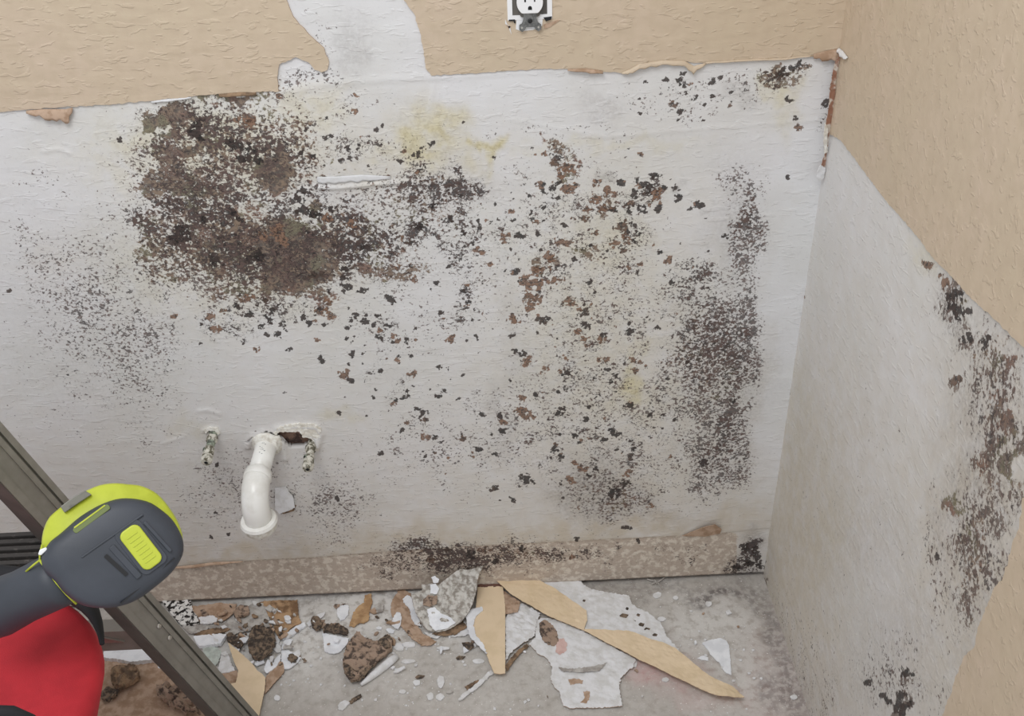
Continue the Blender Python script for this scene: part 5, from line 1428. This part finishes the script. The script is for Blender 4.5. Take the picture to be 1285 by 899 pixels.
# small angular bits strewn through the heap, three kinds
r = random.Random(404)
avoid = [[(599, 738), (634, 738), (634, 846), (615, 846), (590, 795)], [(672, 782), (798, 828), (781, 888), (705, 887), (691, 854), (665, 815)], ch_px,
         [(286, 806), (333, 851), (325, 900), (280, 862)]]
kinds = [('plaster_bit', ['white', 'white_clean', 'white'], 'small angular white plaster bit lying in the rubble', 'small white plaster bits in the rubble', 60),
         ('paper_bit', ['kraft', 'kraft_dark', 'kraft'], 'small torn brown paper bit lying in the rubble', 'small brown paper bits in the rubble', 26),
         ('mouldy_bit', ['mould_dark', 'mould_brown', 'grey_plaster'], 'small grey or blackish mouldy bit lying in the rubble', 'small mouldy bits in the rubble', 60)]
for nm_, mats, lab, grp, num in kinds:
    k = 0
    while k < num:
        q = r.random()
        if q < .55: x, y = r.gauss(320, 45), r.gauss(792, 24)
        elif q < .88: x, y = r.uniform(390, 620), r.gauss(785, 26)
        else: x, y = r.uniform(620, 940), r.uniform(745, 885)
        if not (225 < x < 950 and 757 < y < 880): continue
        if y > 751 + (x - 190) * 1.11 - 26: continue
        if any(inside(np.array([x]), np.array([y]), a_)[0] for a_ in avoid): continue
        sz = r.choice((2.5, 3.2, 4.5, 6.0, 8.5)) * (1.0 if q < .88 else .6)
        a0 = r.uniform(0, 6.28); el = r.uniform(.35, .9); m_ = r.randint(4, 6)
        pts = []
        for j in range(m_):
            t = 2 * math.pi * j / m_ + r.uniform(-.3, .3)
            u, v = sz * math.cos(t) * r.uniform(.7, 1.2), sz * el * math.sin(t) * r.uniform(.7, 1.2)
            pts.append((x + u * math.cos(a0) - v * math.sin(a0), y + .75 * (u * math.sin(a0) + v * math.cos(a0))))
        try:
            chip(nm_, pts, r.choice(mats), lab, 'debris', h=r.choice((.004, .007, .009)) if q < .55 else r.choice((.0008, .0008, .004)), thick=r.uniform(.0015, .0035), amp=.0004, step=.002, cell=.004, bump=.001, tilt=(r.uniform(-.3, .3), r.uniform(-.3, .3)), seed=int(k + num * 7), group=grp)
        except Exception: continue
        k += 1

# crumbs: one mesh of each kind, copied
crumb_me = []
for i in range(6):
    r = random.Random(i + 50)
    bm = bmesh.new(); bmesh.ops.create_icosphere(bm, subdivisions=1, radius=1)
    for v in bm.verts: v.co = Vector((v.co.x * r.uniform(.6, 1.2), v.co.y * r.uniform(.6, 1.1), v.co.z * r.uniform(.35, .55)))
    me_ = bpy.data.meshes.new('plaster_crumb'); bm.to_mesh(me_); bm.free(); me_.materials.append(M['white']); crumb_me.append(me_)
r = random.Random(77)
cnt = 0
while cnt < 230:
    k = r.random()
    if k < .35: x, y = r.gauss(480, 70), r.gauss(815, 35)
    elif k < .55: x, y = r.gauss(330, 40), r.gauss(800, 30)
    elif k < .8: x, y = r.uniform(345, 940), r.uniform(800, 896)
    else: x, y = r.uniform(780, 960), r.uniform(738, 890)
    if not (255 < x < 980 and 752 < y < 898): continue
    if x < 345 and y > 845: continue
    p = flo(x, y)
    if p[0] > -0.012 or p[1] > -0.014: continue
    if inside(np.array([x]), np.array([y]), [(600, 735), (680, 716), (840, 790), (935, 880), (780, 892), (690, 885), (600, 850)])[0]: continue
    if inside(np.array([x]), np.array([y]), ch_px)[0]: continue
    s_ = r.choice((.0012, .0016, .0020, .0026, .0036))
    o_ = bpy.data.objects.new('plaster_crumb', r.choice(crumb_me)); COL.objects.link(o_)
    o_.location = (p[0], p[1], s_ * .35 + .0003); o_.scale = (s_, s_, s_); o_.rotation_euler = (0, 0, r.uniform(0, 6.28))
    tag(o_, 'tiny white plaster crumb scattered on the concrete floor', 'crumb', 'plaster crumbs scattered on the floor')
    cnt += 1
